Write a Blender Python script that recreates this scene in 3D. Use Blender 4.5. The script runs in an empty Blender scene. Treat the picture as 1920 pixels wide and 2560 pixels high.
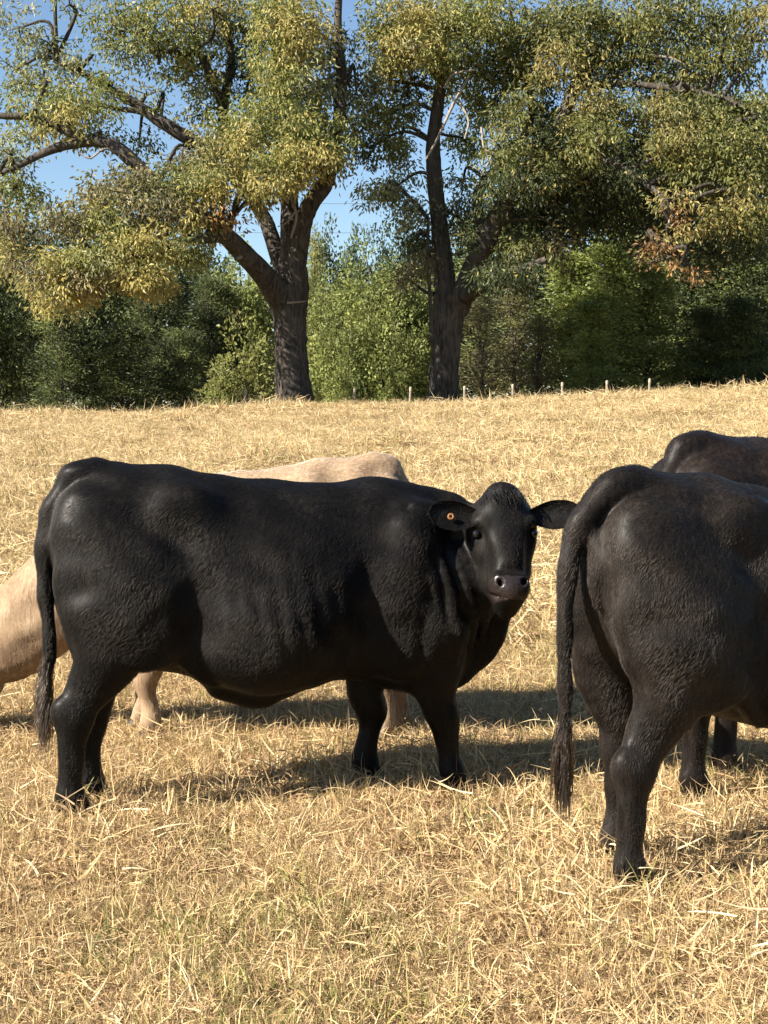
import bpy, math, random
import numpy as np
from mathutils import Vector, Matrix

rng = np.random.default_rng(7)
random.seed(7)
scn = bpy.context.scene
COL = scn.collection

# ------------------------------------------------------------------ camera, sky, sun, exposure
EYE = 1.55
FPX = 3700.0            # focal length in pixels of the 1920x2560 photograph
HZ = 1025.0             # row of the eye level
PITCH = math.atan((1280 - HZ) / FPX)
cam_d = bpy.data.cameras.new('camera')
cam = bpy.data.objects.new('camera', cam_d)
COL.objects.link(cam)
cam.location = (0, 0, EYE)
cam.rotation_euler = (math.pi / 2 - PITCH, 0, 0)
cam_d.sensor_fit = 'VERTICAL'
cam_d.sensor_height = 36.0
cam_d.lens = FPX / 2560 * 36.0
cam_d.clip_end = 2000
cam_d.clip_start = 0.05
scn.camera = cam

SUN_AZ = math.radians(63)     # left of the line straight behind the camera
SUN_EL = math.radians(35)
to_sun = Vector((-math.sin(SUN_AZ) * math.cos(SUN_EL), -math.cos(SUN_AZ) * math.cos(SUN_EL), math.sin(SUN_EL)))
world = bpy.data.worlds.new('World')
scn.world = world
world.use_nodes = True
wn = world.node_tree
wn.nodes.clear()
sky = wn.nodes.new('ShaderNodeTexSky')
sky.sky_type = 'NISHITA'
sky.sun_disc = False
sky.sun_elevation = SUN_EL
sky.sun_rotation = math.atan2(to_sun.x, to_sun.y)
sky.altitude = 150
sky.air_density = 1.0
sky.dust_density = 0.1
sky.ozone_density = 3.2
bg = wn.nodes.new('ShaderNodeBackground')
bg.inputs['Strength'].default_value = 0.054
wo = wn.nodes.new('ShaderNodeOutputWorld')
wn.links.new(sky.outputs[0], bg.inputs['Color'])
wn.links.new(bg.outputs[0], wo.inputs['Surface'])

sun_d = bpy.data.lights.new('sun', 'SUN')
sun_d.energy = 5.0
sun_d.angle = math.radians(0.5)
sun_d.color = (1.0, 0.93, 0.82)
sun = bpy.data.objects.new('sun', sun_d)
COL.objects.link(sun)
sun.rotation_euler = to_sun.to_track_quat('Z', 'Y').to_euler()

scn.view_settings.view_transform = 'Standard'
scn.view_settings.look = 'None'
scn.view_settings.gamma = 1.0
scn.view_settings.exposure = 1.6
scn.render.engine = 'CYCLES'
scn.cycles.max_bounces = 5
scn.cycles.diffuse_bounces = 2
scn.cycles.glossy_bounces = 2
scn.cycles.transmission_bounces = 4
scn.cycles.use_denoising = True
scn.cycles_curves.shape = 'RIBBONS'

KOV = 1920 / 1659.0


def pix(ox, oy, Y):
    """point at world depth Y seen at overview pixel (ox, oy)"""
    u, v = ox * KOV, oy * KOV
    a, b = (u - 960) / FPX, (1280 - v) / FPX
    d = (a, math.cos(PITCH) + b * math.sin(PITCH), -math.sin(PITCH) + b * math.cos(PITCH))
    t = Y / d[1]
    return Vector((d[0] * t, Y, EYE + d[2] * t))


# ------------------------------------------------------------------ helpers
def tag(o, label=None, cat=None, group=None, kind=None):
    if label: o['label'] = label
    if cat: o['category'] = cat
    if group: o['group'] = group
    if kind: o['kind'] = kind
    return o


def empty(name, loc, rz=0.0):
    o = bpy.data.objects.new(name, None)
    o.empty_display_size = 0.2
    COL.objects.link(o)
    o.location = loc
    o.rotation_euler = (0, 0, rz)
    return o


def np_mesh(name, V, F, mat=None, smooth=True, cols=None):
    """V (n,3); F (m,k) faces all of k corners; cols (n,3) colour per point"""
    V = np.asarray(V, np.float32)
    F = np.asarray(F, np.int32)
    me = bpy.data.meshes.new(name)
    me.vertices.add(len(V))
    me.vertices.foreach_set('co', V.ravel())
    k = F.shape[1]
    me.loops.add(F.size)
    me.loops.foreach_set('vertex_index', F.ravel())
    me.polygons.add(len(F))
    me.polygons.foreach_set('loop_start', np.arange(0, F.size, k, dtype=np.int32))
    me.polygons.foreach_set('loop_total', np.full(len(F), k, np.int32))
    me.update(calc_edges=True)
    me.polygons.foreach_set('use_smooth', np.full(len(F), smooth, bool))
    if cols is not None:
        a = me.color_attributes.new('Col', 'FLOAT_COLOR', 'POINT')
        c = np.ones((len(V), 4), np.float32)
        c[:, :3] = cols
        a.data.foreach_set('color', c.ravel())
    if mat: me.materials.append(mat)
    return me


def link(name, me, parent=None):
    o = bpy.data.objects.new(name, me)
    COL.objects.link(o)
    if parent: o.parent = parent
    return o


class NT:
    """tiny node-tree builder"""
    def __init__(s, name):
        s.m = bpy.data.materials.new(name)
        s.m.use_nodes = True
        s.t = s.m.node_tree
        s.t.nodes.clear()
        s.out = s.n('ShaderNodeOutputMaterial')

    def n(s, typ, **kw):
        nd = s.t.nodes.new(typ)
        for k, v in kw.items(): setattr(nd, k, v)
        return nd

    def l(s, a, b): s.t.links.new(a, b)

    def ramp(s, fac, stops):
        r = s.n('ShaderNodeValToRGB')
        e = r.color_ramp.elements
        while len(e) < len(stops): e.new(0.5)
        for i, (p, c) in enumerate(stops):
            e[i].position = p
            e[i].color = (*c, 1)
        s.l(fac, r.inputs[0])
        return r.outputs[0]

    def noise(s, vec, scale, detail=4, rough=0.6):
        n = s.n('ShaderNodeTexNoise')
        n.inputs['Scale'].default_value = scale
        n.inputs['Detail'].default_value = detail
        n.inputs['Roughness'].default_value = rough
        if vec is not None: s.l(vec, n.inputs['Vector'])
        return n.outputs[0]

    def mapping(s, vec, scale=(1, 1, 1), rot=(0, 0, 0)):
        m = s.n('ShaderNodeMapping')
        m.inputs['Scale'].default_value = scale
        m.inputs['Rotation'].default_value = rot
        s.l(vec, m.inputs['Vector'])
        return m.outputs[0]

    def bump(s, h, strength, dist):
        b = s.n('ShaderNodeBump')
        b.inputs['Strength'].default_value = strength
        b.inputs['Distance'].default_value = dist
        s.l(h, b.inputs['Height'])
        return b.outputs[0]

    def math(s, op, a, b=None, v=None):
        m = s.n('ShaderNodeMath', operation=op)
        s.l(a, m.inputs[0])
        if b is not None: s.l(b, m.inputs[1])
        if v is not None: m.inputs[1].default_value = v
        return m.outputs[0]


def mat_leaf(name, trans=0.35, rough=0.55, spec=0.35):
    t = NT(name)
    at = t.n('ShaderNodeAttribute', attribute_name='Col')
    p = t.n('ShaderNodeBsdfPrincipled')
    t.l(at.outputs['Color'], p.inputs['Base Color'])
    p.inputs['Roughness'].default_value = rough
    p.inputs['Specular IOR Level'].default_value = spec
    tr = t.n('ShaderNodeBsdfTranslucent')
    t.l(at.outputs['Color'], tr.inputs['Color'])
    mx = t.n('ShaderNodeMixShader')
    mx.inputs[0].default_value = trans
    t.l(p.outputs[0], mx.inputs[1])
    t.l(tr.outputs[0], mx.inputs[2])
    t.l(mx.outputs[0], t.out.inputs['Surface'])
    return t.m


def mat_bark(name, c1, c2, scale=6.0):
    t = NT(name)
    tc = t.n('ShaderNodeTexCoord')
    mp = t.mapping(tc.outputs['Object'], (1, 1, 0.22))
    n1 = t.noise(mp, scale * 2.2, 6, 0.7)
    n2 = t.noise(tc.outputs['Object'], 1.1, 3)
    col = t.ramp(t.math('ADD', t.math('MULTIPLY', n1, v=0.75), t.math('MULTIPLY', n2, v=0.3)), [(0.36, c1), (0.66, c2)])
    p = t.n('ShaderNodeBsdfPrincipled')
    t.l(col, p.inputs['Base Color'])
    p.inputs['Roughness'].default_value = 0.95
    p.inputs['Specular IOR Level'].default_value = 0.1
    t.l(t.bump(n1, 1.0, 0.06), p.inputs['Normal'])
    t.l(p.outputs[0], t.out.inputs['Surface'])
    return t.m


def mat_plain(name, col, rough=0.6, spec=0.4, var=0.0, scale=20):
    t = NT(name)
    p = t.n('ShaderNodeBsdfPrincipled')
    p.inputs['Roughness'].default_value = rough
    p.inputs['Specular IOR Level'].default_value = spec
    tc = t.n('ShaderNodeTexCoord')
    n = t.noise(tc.outputs['Object'], scale, 4)
    c = t.ramp(n, [(0.3, tuple(x * (1 - var) for x in col)), (0.7, tuple(min(1, x * (1 + var)) for x in col))])
    t.l(c, p.inputs['Base Color'])
    t.l(p.outputs[0], t.out.inputs['Surface'])
    return t.m


def mat_coat(name, dark, light, under, bumps=1.0, rough=(0.36, 0.56), spec=0.11):
    """short sleek coat: fine streaks along the lie of the hair, glossier and duller, browner patches"""
    t = NT(name)
    tc = t.n('ShaderNodeTexCoord')
    ob = tc.outputs['Object']
    wob = t.n('ShaderNodeMixRGB', blend_type='ADD')
    wob.inputs[0].default_value = 0.05
    nz = t.n('ShaderNodeTexNoise')
    nz.inputs['Scale'].default_value = 4.0
    t.l(ob, nz.inputs['Vector'])
    t.l(ob, wob.inputs[1])
    t.l(nz.outputs['Color'], wob.inputs[2])
    st = t.mapping(wob.outputs[0], (1.0, 1.0, 0.11), (0, math.radians(-22), 0))
    fine = t.noise(st, 210, 2, 0.6)
    mid = t.noise(st, 60, 5, 0.7)
    big = t.noise(ob, 5.0, 3, 0.55)
    f = t.math('ADD', t.math('MULTIPLY', mid, v=0.5), t.math('MULTIPLY', big, v=0.5))
    col = t.ramp(f, [(0.38, dark), (0.54, light), (0.66, under)])
    h = t.math('ADD', t.math('MULTIPLY', fine, v=0.6), t.math('MULTIPLY', mid, v=0.75))
    p = t.n('ShaderNodeBsdfPrincipled')
    t.l(col, p.inputs['Base Color'])
    mr = t.n('ShaderNodeMapRange')
    mr.inputs['From Min'].default_value = 0.36
    mr.inputs['From Max'].default_value = 0.64
    mr.inputs['To Min'].default_value = rough[0]
    mr.inputs['To Max'].default_value = rough[1]
    t.l(f, mr.inputs['Value'])
    t.l(mr.outputs[0], p.inputs['Roughness'])
    p.inputs['Specular IOR Level'].default_value = spec
    t.l(t.bump(h, 0.32 * bumps, 0.0028), p.inputs['Normal'])
    t.l(p.outputs[0], t.out.inputs['Surface'])
    return t.m


def mat_hair(name, c1, c2, rough=0.42, spec=0.5, patch=True):
    t = NT(name)
    hi = t.n('ShaderNodeHairInfo')
    f = hi.outputs['Random']
    if patch:
        tc = t.n('ShaderNodeTexCoord')
        ob = tc.outputs['Object']
        big = t.noise(ob, 4.5, 3, 0.55)
        stk = t.noise(t.mapping(ob, (1, 1, .13), (0, math.radians(-12), 0)), 26, 3, 0.6)
        q = t.math('ADD', t.math('MULTIPLY', big, v=2.0), t.math('MULTIPLY', stk, v=0.7))
        q = t.math('SUBTRACT', q, v=1.05)
        f = t.math('ADD', t.math('MULTIPLY', f, v=0.5), t.math('MULTIPLY', q, v=1.0))
    col = t.ramp(f, [(0.1, c1), (0.9, c2)])
    p = t.n('ShaderNodeBsdfHairPrincipled')
    p.model = 'CHIANG'
    p.parametrization = 'COLOR'
    t.l(col, p.inputs['Color'])
    p.inputs['Roughness'].default_value = rough
    p.inputs['Radial Roughness'].default_value = min(1, rough + .2)
    p.inputs['Random Roughness'].default_value = .2
    p.inputs['IOR'].default_value = 1.22
    t.l(p.outputs[0], t.out.inputs['Surface'])
    return t.m


M_LEAF = mat_leaf('leaf', 0.40, 0.5, 0.3)
M_GRASS = mat_leaf('dry_grass', 0.30, 0.6, 0.25)
M_BARK = mat_bark('oak_bark', (0.015, 0.0125, 0.0105), (0.12, 0.102, 0.084))
M_BARK2 = mat_bark('wood_bark', (0.03, 0.025, 0.02), (0.13, 0.105, 0.08), 9)
M_DEAD = mat_bark('dead_wood', (0.16, 0.13, 0.10), (0.40, 0.35, 0.28), 14)


# ------------------------------------------------------------------ ground
def smooth01(t):
    t = np.clip(t, 0, 1)
    return t * t * (3 - 2 * t)


CREST_Y = 36.0
_cx = np.array([-60, 0, 430, 660, 1100, 1300, 1659, 1800], float)
_cy = np.array([889, 885, 868, 862, 850, 838, 820, 813], float)
_cX = (_cx * KOV - 960) / FPX * CREST_Y
_cZ = EYE + (HZ - _cy * KOV) / FPX * CREST_Y - 0.24


def ground_z(x, y):
    x = np.asarray(x, float)
    y = np.asarray(y, float)
    zc = np.interp(x / np.maximum(y, 8) * CREST_Y, _cX, _cZ)
    t = (y - 7.2) / (CREST_Y - 7.2)
    rise = np.where(t < 1, np.clip(t, 0, 1) ** 1.12, 1.0)
    rise = np.where(t < 0, 0, rise)
    z = zc * rise
    z = z - 0.75 * smooth01((y - CREST_Y) / 7.0)
    nz = 0.02 * np.sin(x * 2.1 + 1.3 * np.sin(y * 1.3)) + 0.015 * np.sin(y * 3.1 + x * 1.7) + 0.03 * np.sin(x * .7 - y * .45)
    return z + nz * smooth01((y - 6.0) / 3.0) + 0.012 * np.sin(x * 5.1 + y * 3.3) * np.sin(y * 4.3 - x)


def gz(x, y): return float(ground_z(x, y))


def build_ground():
    ys = np.concatenate([np.linspace(-6, 8, 71), np.linspace(8.3, 45, 130), np.linspace(46, 120, 50), np.array([150, 220, 400, 900.])])
    ts = np.linspace(-1, 1, 121)
    Y = np.repeat(ys[:, None], len(ts), 1)
    half = 9 + np.maximum(ys, 0) * 0.75
    X = ts[None, :] * half[:, None]
    Z = ground_z(X, Y)
    V = np.stack([X, Y, Z], -1).reshape(-1, 3)
    n, m = len(ys), len(ts)
    i = np.arange(n - 1)[:, None] * m + np.arange(m - 1)[None, :]
    F = np.stack([i, i + 1, i + m + 1, i + m], -1).reshape(-1, 4)
    t = NT('pasture_soil')
    tc = t.n('ShaderNodeTexCoord')
    ob = tc.outputs['Object']
    a = t.noise(ob, 1.3, 4)
    b = t.noise(ob, 26, 5, 0.75)
    col = t.ramp(t.math('ADD', t.math('MULTIPLY', a, v=0.4), t.math('MULTIPLY', b, v=0.6)),
                 [(0.32, (0.075, 0.048, 0.024)), (0.5, (0.20, 0.135, 0.06)), (0.68, (0.36, 0.26, 0.12))])
    p = t.n('ShaderNodeBsdfPrincipled')
    t.l(col, p.inputs['Base Color'])
    p.inputs['Roughness'].default_value = 1.0
    p.inputs['Specular IOR Level'].default_value = 0.05
    t.l(t.bump(b, 1.0, 0.05), p.inputs['Normal'])
    t.l(p.outputs[0], t.out.inputs['Surface'])
    o = link('ground', np_mesh('ground', V, F, t.m))
    tag(o, 'gently rising pasture soil under the dry grass', None, None, 'structure')


build_ground()


# ------------------------------------------------------------------ implicit-surface modelling of the animals
class Field:
    def __init__(s, lo, hi, h):
        s.lo = np.array(lo, np.float32)
        s.h = h
        s.n = [int(math.ceil((hi[i] - lo[i]) / h)) + 1 for i in range(3)]
        s.ax = [s.lo[i] + h * np.arange(s.n[i], dtype=np.float32) for i in range(3)]
        s.D = np.full(s.n, 0.5, np.float32)

    def box(s, lo, hi):
        sl = []
        for i in range(3):
            a = max(0, int(math.floor((lo[i] - s.lo[i]) / s.h)))
            b = min(s.n[i], int(math.ceil((hi[i] - s.lo[i]) / s.h)) + 1)
            if b <= a: return None
            sl.append(slice(a, b))
        return tuple(sl)

    def pts(s, sl):
        return (s.ax[0][sl[0]][:, None, None], s.ax[1][sl[1]][None, :, None], s.ax[2][sl[2]][None, None, :])

    def join(s, sl, d, k):
        a = s.D[sl]
        hh = np.maximum(k - np.abs(a - d), 0) / k
        s.D[sl] = np.minimum(a, d) - hh * hh * k * 0.25

    def carve(s, sl, d, k):
        a = s.D[sl]
        b = -d
        hh = np.maximum(k - np.abs(a - b), 0) / k
        s.D[sl] = np.maximum(a, b) + hh * hh * k * 0.25

    def ell(s, c, r, k=0.05, R=None, cut=False):
        """ellipsoid, centre c, radii r, optional 3x3 matrix whose rows are its axes"""
        c = np.array(c, float)
        r = np.array(r, float)
        if R is None: ext = r
        else:
            R = np.array(R, float)
            ext = np.sqrt(((R * r[:, None]) ** 2).sum(0))
        pad = k + 0.05
        sl = s.box(c - ext - pad, c + ext + pad)
        if sl is None: return
        x, y, z = s.pts(sl)
        x, y, z = x - c[0], y - c[1], z - c[2]
        if R is not None:
            x, y, z = (R[0, 0] * x + R[0, 1] * y + R[0, 2] * z, R[1, 0] * x + R[1, 1] * y + R[1, 2] * z, R[2, 0] * x + R[2, 1] * y + R[2, 2] * z)
        k0 = np.sqrt((x / r[0]) ** 2 + (y / r[1]) ** 2 + (z / r[2]) ** 2)
        k1 = np.sqrt((x / r[0] ** 2) ** 2 + (y / r[1] ** 2) ** 2 + (z / r[2] ** 2) ** 2) + 1e-6
        d = (k0 * (k0 - 1) / k1).astype(np.float32)
        (s.carve if cut else s.join)(sl, d, k)

    def chain(s, P, k=0.04, side=(0, 1, 0), sub=4, cut=False):
        """tube through rows (x,y,z,r_side,r_other), smoothly interpolated"""
        P = np.array(P, float)
        if P.shape[1] == 4: P = np.concatenate([P, P[:, 3:4]], 1)
        Q = catmull(P, sub)
        side = np.array(side, float)
        for i in range(len(Q) - 1):
            A, B = Q[i], Q[i + 1]
            t = B[:3] - A[:3]
            L = np.linalg.norm(t)
            if L < 1e-5: continue
            t /= L
            sd = side - side.dot(t) * t
            sd /= np.linalg.norm(sd) + 1e-9
            v = np.cross(t, sd)
            rm = max(A[3:].max(), B[3:].max())
            pad = k + 0.03 + rm
            sl = s.box(np.minimum(A[:3], B[:3]) - pad, np.maximum(A[:3], B[:3]) + pad)
            if sl is None: continue
            x, y, z = s.pts(sl)
            x, y, z = x - A[0], y - A[1], z - A[2]
            u = x * t[0] + y * t[1] + z * t[2]
            uc = np.clip(u / L, 0, 1)
            ds = x * sd[0] + y * sd[1] + z * sd[2]
            dv = x * v[0] + y * v[1] + z * v[2]
            du = u - uc * L
            rs = A[3] + (B[3] - A[3]) * uc
            rv = A[4] + (B[4] - A[4]) * uc
            rmn = np.minimum(rs, rv)
            k0 = np.sqrt((ds / rs) ** 2 + (dv / rv) ** 2 + (du / rmn) ** 2)
            k1 = np.sqrt((ds / rs ** 2) ** 2 + (dv / rv ** 2) ** 2 + (du / rmn ** 2) ** 2) + 1e-6
            d = np.where(k0 < 0.05, -rmn, k0 * (k0 - 1) / k1).astype(np.float32)
            kk = k if i == 0 else min(k, 0.02)
            if cut: s.carve(sl, d, k)
            else: s.join(sl, d, max(kk, 0.006))

    def torso(s, xs, top, bot, wid, low, k=0.01):
        x1 = s.ax[0]
        f = lambda a: np.interp(x1, XF, pchip(xs, a, XF))
        XF = np.linspace(xs[0], xs[-1], 200)
        T, B, W, Lw = f(top), f(bot), f(wid), f(low)
        zc = (T + B) / 2
        hh = np.maximum((T - B) / 2, 0.01)
        Y = s.ax[1][None, :, None]
        Z = s.ax[2][None, None, :]
        v = np.clip((Z - zc[:, None, None]) / hh[:, None, None], -1.3, 1.3)
        w = np.maximum(W, 0.01)[:, None, None] * (1 - Lw[:, None, None] * v)
        h3 = hh[:, None, None]
        zz = (Z - zc[:, None, None])
        p = 2.35
        k0 = (np.abs(Y / w) ** p + np.abs(zz / h3) ** p) ** (1 / p)
        k1 = np.sqrt((Y / w ** 2) ** 2 + (zz / h3 ** 2) ** 2) + 1e-6
        q = np.sqrt((Y / w) ** 2 + (zz / h3) ** 2) + 1e-6
        d = (k0 - 1) * q / k1
        dx = np.maximum(np.maximum(xs[0] - x1, x1 - xs[-1]), 0)[:, None, None]
        d = np.where(dx > 0, np.sqrt(np.maximum(d, 0) ** 2 + dx ** 2), d)
        s.join((slice(None),) * 3, d.astype(np.float32), k)

    def mesh(s):
        D = s.D
        I = D < 0
        c = np.zeros([a - 1 for a in s.n], np.uint8)
        offs = [(i, j, k) for i in (0, 1) for j in (0, 1) for k in (0, 1)]
        cut = lambda A, o: A[o[0]:A.shape[0] - 1 + o[0], o[1]:A.shape[1] - 1 + o[1], o[2]:A.shape[2] - 1 + o[2]]
        for o in offs: c += cut(I, o)
        act = (c > 0) & (c < 8)
        idx = np.argwhere(act)
        num = np.full(act.shape, -1, np.int32)
        num[act] = np.arange(len(idx))
        acc = np.zeros((len(idx), 3), np.float32)
        cnt = np.zeros(len(idx), np.float32)
        vals = {o: D[idx[:, 0] + o[0], idx[:, 1] + o[1], idx[:, 2] + o[2]] for o in offs}
        for o in offs:
            for a in range(3):
                if o[a]: continue
                o2 = list(o)
                o2[a] = 1
                o2 = tuple(o2)
                d0, d1 = vals[o], vals[o2]
                m = (d0 < 0) != (d1 < 0)
                tt = np.where(m, d0 / np.where(m, d0 - d1, 1), 0)
                P = np.repeat(np.array(o, np.float32)[None], len(idx), 0)
                P[:, a] += tt
                acc[m] += P[m]
                cnt[m] += 1
        V = s.lo + s.h * (idx + acc / cnt[:, None])
        Fs = []
        for a in range(3):
            b, e = (a + 1) % 3, (a + 2) % 3
            s0 = [slice(None)] * 3
            s1 = [slice(None)] * 3
            s0[a] = slice(0, -1)
            s1[a] = slice(1, None)
            for q in (b, e):
                s0[q] = slice(1, -1)
                s1[q] = slice(1, -1)
            A, B = I[tuple(s0)], I[tuple(s1)]
            for flip, msk in ((False, A & ~B), (True, ~A & B)):
                w = np.argwhere(msk)
                w[:, b] += 1
                w[:, e] += 1

                def cell(db, de):
                    q = w.copy()
                    q[:, b] += db
                    q[:, e] += de
                    return num[q[:, 0], q[:, 1], q[:, 2]]
                quad = [cell(-1, -1), cell(0, -1), cell(0, 0), cell(-1, 0)]
                if flip: quad = quad[::-1]
                Fs.append(np.stack(quad, 1))
        F = np.concatenate(Fs)
        F = F[(F >= 0).all(1)]
        # light smoothing of the net
        for it in range(2):
            S = np.zeros_like(V)
            N = np.zeros(len(V), np.float32)
            for q in range(4):
                a, b = F[:, q], F[:, (q + 1) % 4]
                np.add.at(S, a, V[b])
                np.add.at(N, a, 1)
                np.add.at(S, b, V[a])
                np.add.at(N, b, 1)
            V = V + 0.45 * (S / np.maximum(N, 1)[:, None] - V)
        return V.astype(np.float32), F


def catmull(P, sub):
    if len(P) < 3 or sub <= 1:
        return P
    out = []
    E = np.vstack([2 * P[0] - P[1], P, 2 * P[-1] - P[-2]])
    for i in range(1, len(E) - 2):
        p0, p1, p2, p3 = E[i - 1], E[i], E[i + 1], E[i + 2]
        for j in range(sub):
            t = j / sub
            q = 0.5 * (2 * p1 + (p2 - p0) * t + (2 * p0 - 5 * p1 + 4 * p2 - p3) * t * t + (3 * p1 - p0 - 3 * p2 + p3) * t ** 3)
            lo = np.minimum(p1, p2)
            q[3:] = np.maximum(q[3:], lo[3:] * 0.9)
            out.append(q)
    out.append(P[-1])
    return np.array(out)


def pchip(xs, ys, xq):
    xs = np.asarray(xs, float)
    ys = np.asarray(ys, float)
    d = np.gradient(ys, xs)
    i = np.clip(np.searchsorted(xs, xq) - 1, 0, len(xs) - 2)
    h = xs[i + 1] - xs[i]
    t = (xq - xs[i]) / h
    return ((2 * t ** 3 - 3 * t ** 2 + 1) * ys[i] + (t ** 3 - 2 * t ** 2 + t) * h * d[i] + (-2 * t ** 3 + 3 * t ** 2) * ys[i + 1] + (t ** 3 - t ** 2) * h * d[i + 1])


TX = [-.06, -.03, .02, .09, .19, .28, .42, .51, .67, .86, 1.0, 1.12, 1.25, 1.39, 1.52, 1.62, 1.70]
TT = [1.12, 1.20, 1.265, 1.31, 1.338, 1.34, 1.333, 1.312, 1.287, 1.27, 1.262, 1.264, 1.268, 1.25, 1.21, 1.10, .95]
TB = [1.00, .90, .80, .69, .60, .565, .535, .505, .458, .452, .475, .48, .475, .46, .47, .54, .66]
TW = [.05, .11, .165, .21, .235, .245, .255, .29, .33, .335, .305, .265, .245, .20, .15, .10, .06]
TL = [0, 0, 0, .05, .08, .1, .14, .18, .22, .22, .2, .16, .1, .05, .05, .05, 0]


def hframe(a, n):
    a = np.array(a, float)
    a /= np.linalg.norm(a)
    n = np.array(n, float)
    n -= n.dot(a) * a
    n /= np.linalg.norm(n)
    return a, n, np.cross(a, n)


def ear_mesh(base, out, face, up, L, W, mat_name=None, droop=0.25):
    """leaf-shaped cupped ear with thickness, from its base along 'out', open side 'face'"""
    base, out, face, up = [np.array(v, float) for v in (base, out, face, up)]
    nu, nv = 14, 11
    prof = lambda t: (0.38 + 0.62 * math.sin(min(1, t * 1.9) * math.pi / 2)) * math.sqrt(max(0.0, 1 - max(0, (t - .45) / .55) ** 2.6))
    rows = []
    for sgn in (1, -1):
        for i in range(nu):
            t = i / (nu - 1)
            w = W * 0.5 * prof(t) + 0.004
            cup = 0.55 * w * (1 - 0.5 * t)
            for j in range(nv):
                s = -1 + 2 * j / (nv - 1)
                p = base + out * (L * t) - up * (droop * L * t * t * 0.5) + up * (w * s) + face * (cup * (s * s - 0.6))
                th = 0.007 * (1 - s ** 4) * (1 - t * 0.5) + 0.0015
                rows.append(p + face * (-th if sgn > 0 else th * 0.2))
    V = np.array(rows)
    F = []
    for g, o in ((0, 0), (1, nu * nv)):
        for i in range(nu - 1):
            for j in range(nv - 1):
                q = [o + i * nv + j, o + i * nv + j + 1, o + (i + 1) * nv + j + 1, o + (i + 1) * nv + j]
                F.append(q if g else q[::-1])
    o2 = nu * nv
    for i in range(nu - 1):
        for j in (0, nv - 1):
            q = [i * nv + j, (i + 1) * nv + j, o2 + (i + 1) * nv + j, o2 + i * nv + j]
            F.append(q if j == 0 else q[::-1])
    for j in range(nv - 1):
        i = nu - 1
        F.append([i * nv + j, i * nv + j + 1, o2 + i * nv + j + 1, o2 + i * nv + j])
    return V, np.array(F)


def uvsphere(c, r, nu=14, nv=9):
    V = []
    for i in range(nv + 1):
        th = math.pi * i / nv
        for j in range(nu):
            ph = 2 * math.pi * j / nu
            V.append((c[0] + r[0] * math.sin(th) * math.cos(ph), c[1] + r[1] * math.sin(th) * math.sin(ph), c[2] + r[2] * math.cos(th)))
    F = [(i * nu + j, (i + 1) * nu + j, (i + 1) * nu + (j + 1) % nu, i * nu + (j + 1) % nu) for i in range(nv) for j in range(nu)]
    return np.array(V), np.array(F)


def add_curves(name, P, radius, mat, parent):
    """P (n,k,3) strands; radius (k,) or (n,k)"""
    n, k, _ = P.shape
    cu = bpy.data.hair_curves.new(name)
    cu.add_curves([k] * n)
    cu.attributes['position'].data.foreach_set('vector', P.astype(np.float32).ravel())
    ra = cu.attributes.get('radius') or cu.attributes.new('radius', 'FLOAT', 'POINT')
    ra.data.foreach_set('value', np.broadcast_to(radius, (n, k)).astype(np.float32).ravel())
    cu.materials.append(mat)
    o = bpy.data.objects.new(name, cu)
    COL.objects.link(o)
    o.parent = parent
    return o


def sample_surface(V, F, n, weight=None):
    T = np.concatenate([F[:, [0, 1, 2]], F[:, [0, 2, 3]]])
    A, B, C = V[T[:, 0]], V[T[:, 1]], V[T[:, 2]]
    N = np.cross(B - A, C - A)
    ar = np.linalg.norm(N, axis=1)
    w = ar.copy()
    if weight is not None: w = w * weight((A + B + C) / 3, N / (ar[:, None] + 1e-12))
    t = rng.choice(len(T), n, p=w / w.sum())
    u, v = rng.random(n), rng.random(n)
    fl = u + v > 1
    u[fl], v[fl] = 1 - u[fl], 1 - v[fl]
    P = A[t] + (B[t] - A[t]) * u[:, None] + (C[t] - A[t]) * v[:, None]
    return P, N[t] / (ar[t][:, None] + 1e-12)


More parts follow.
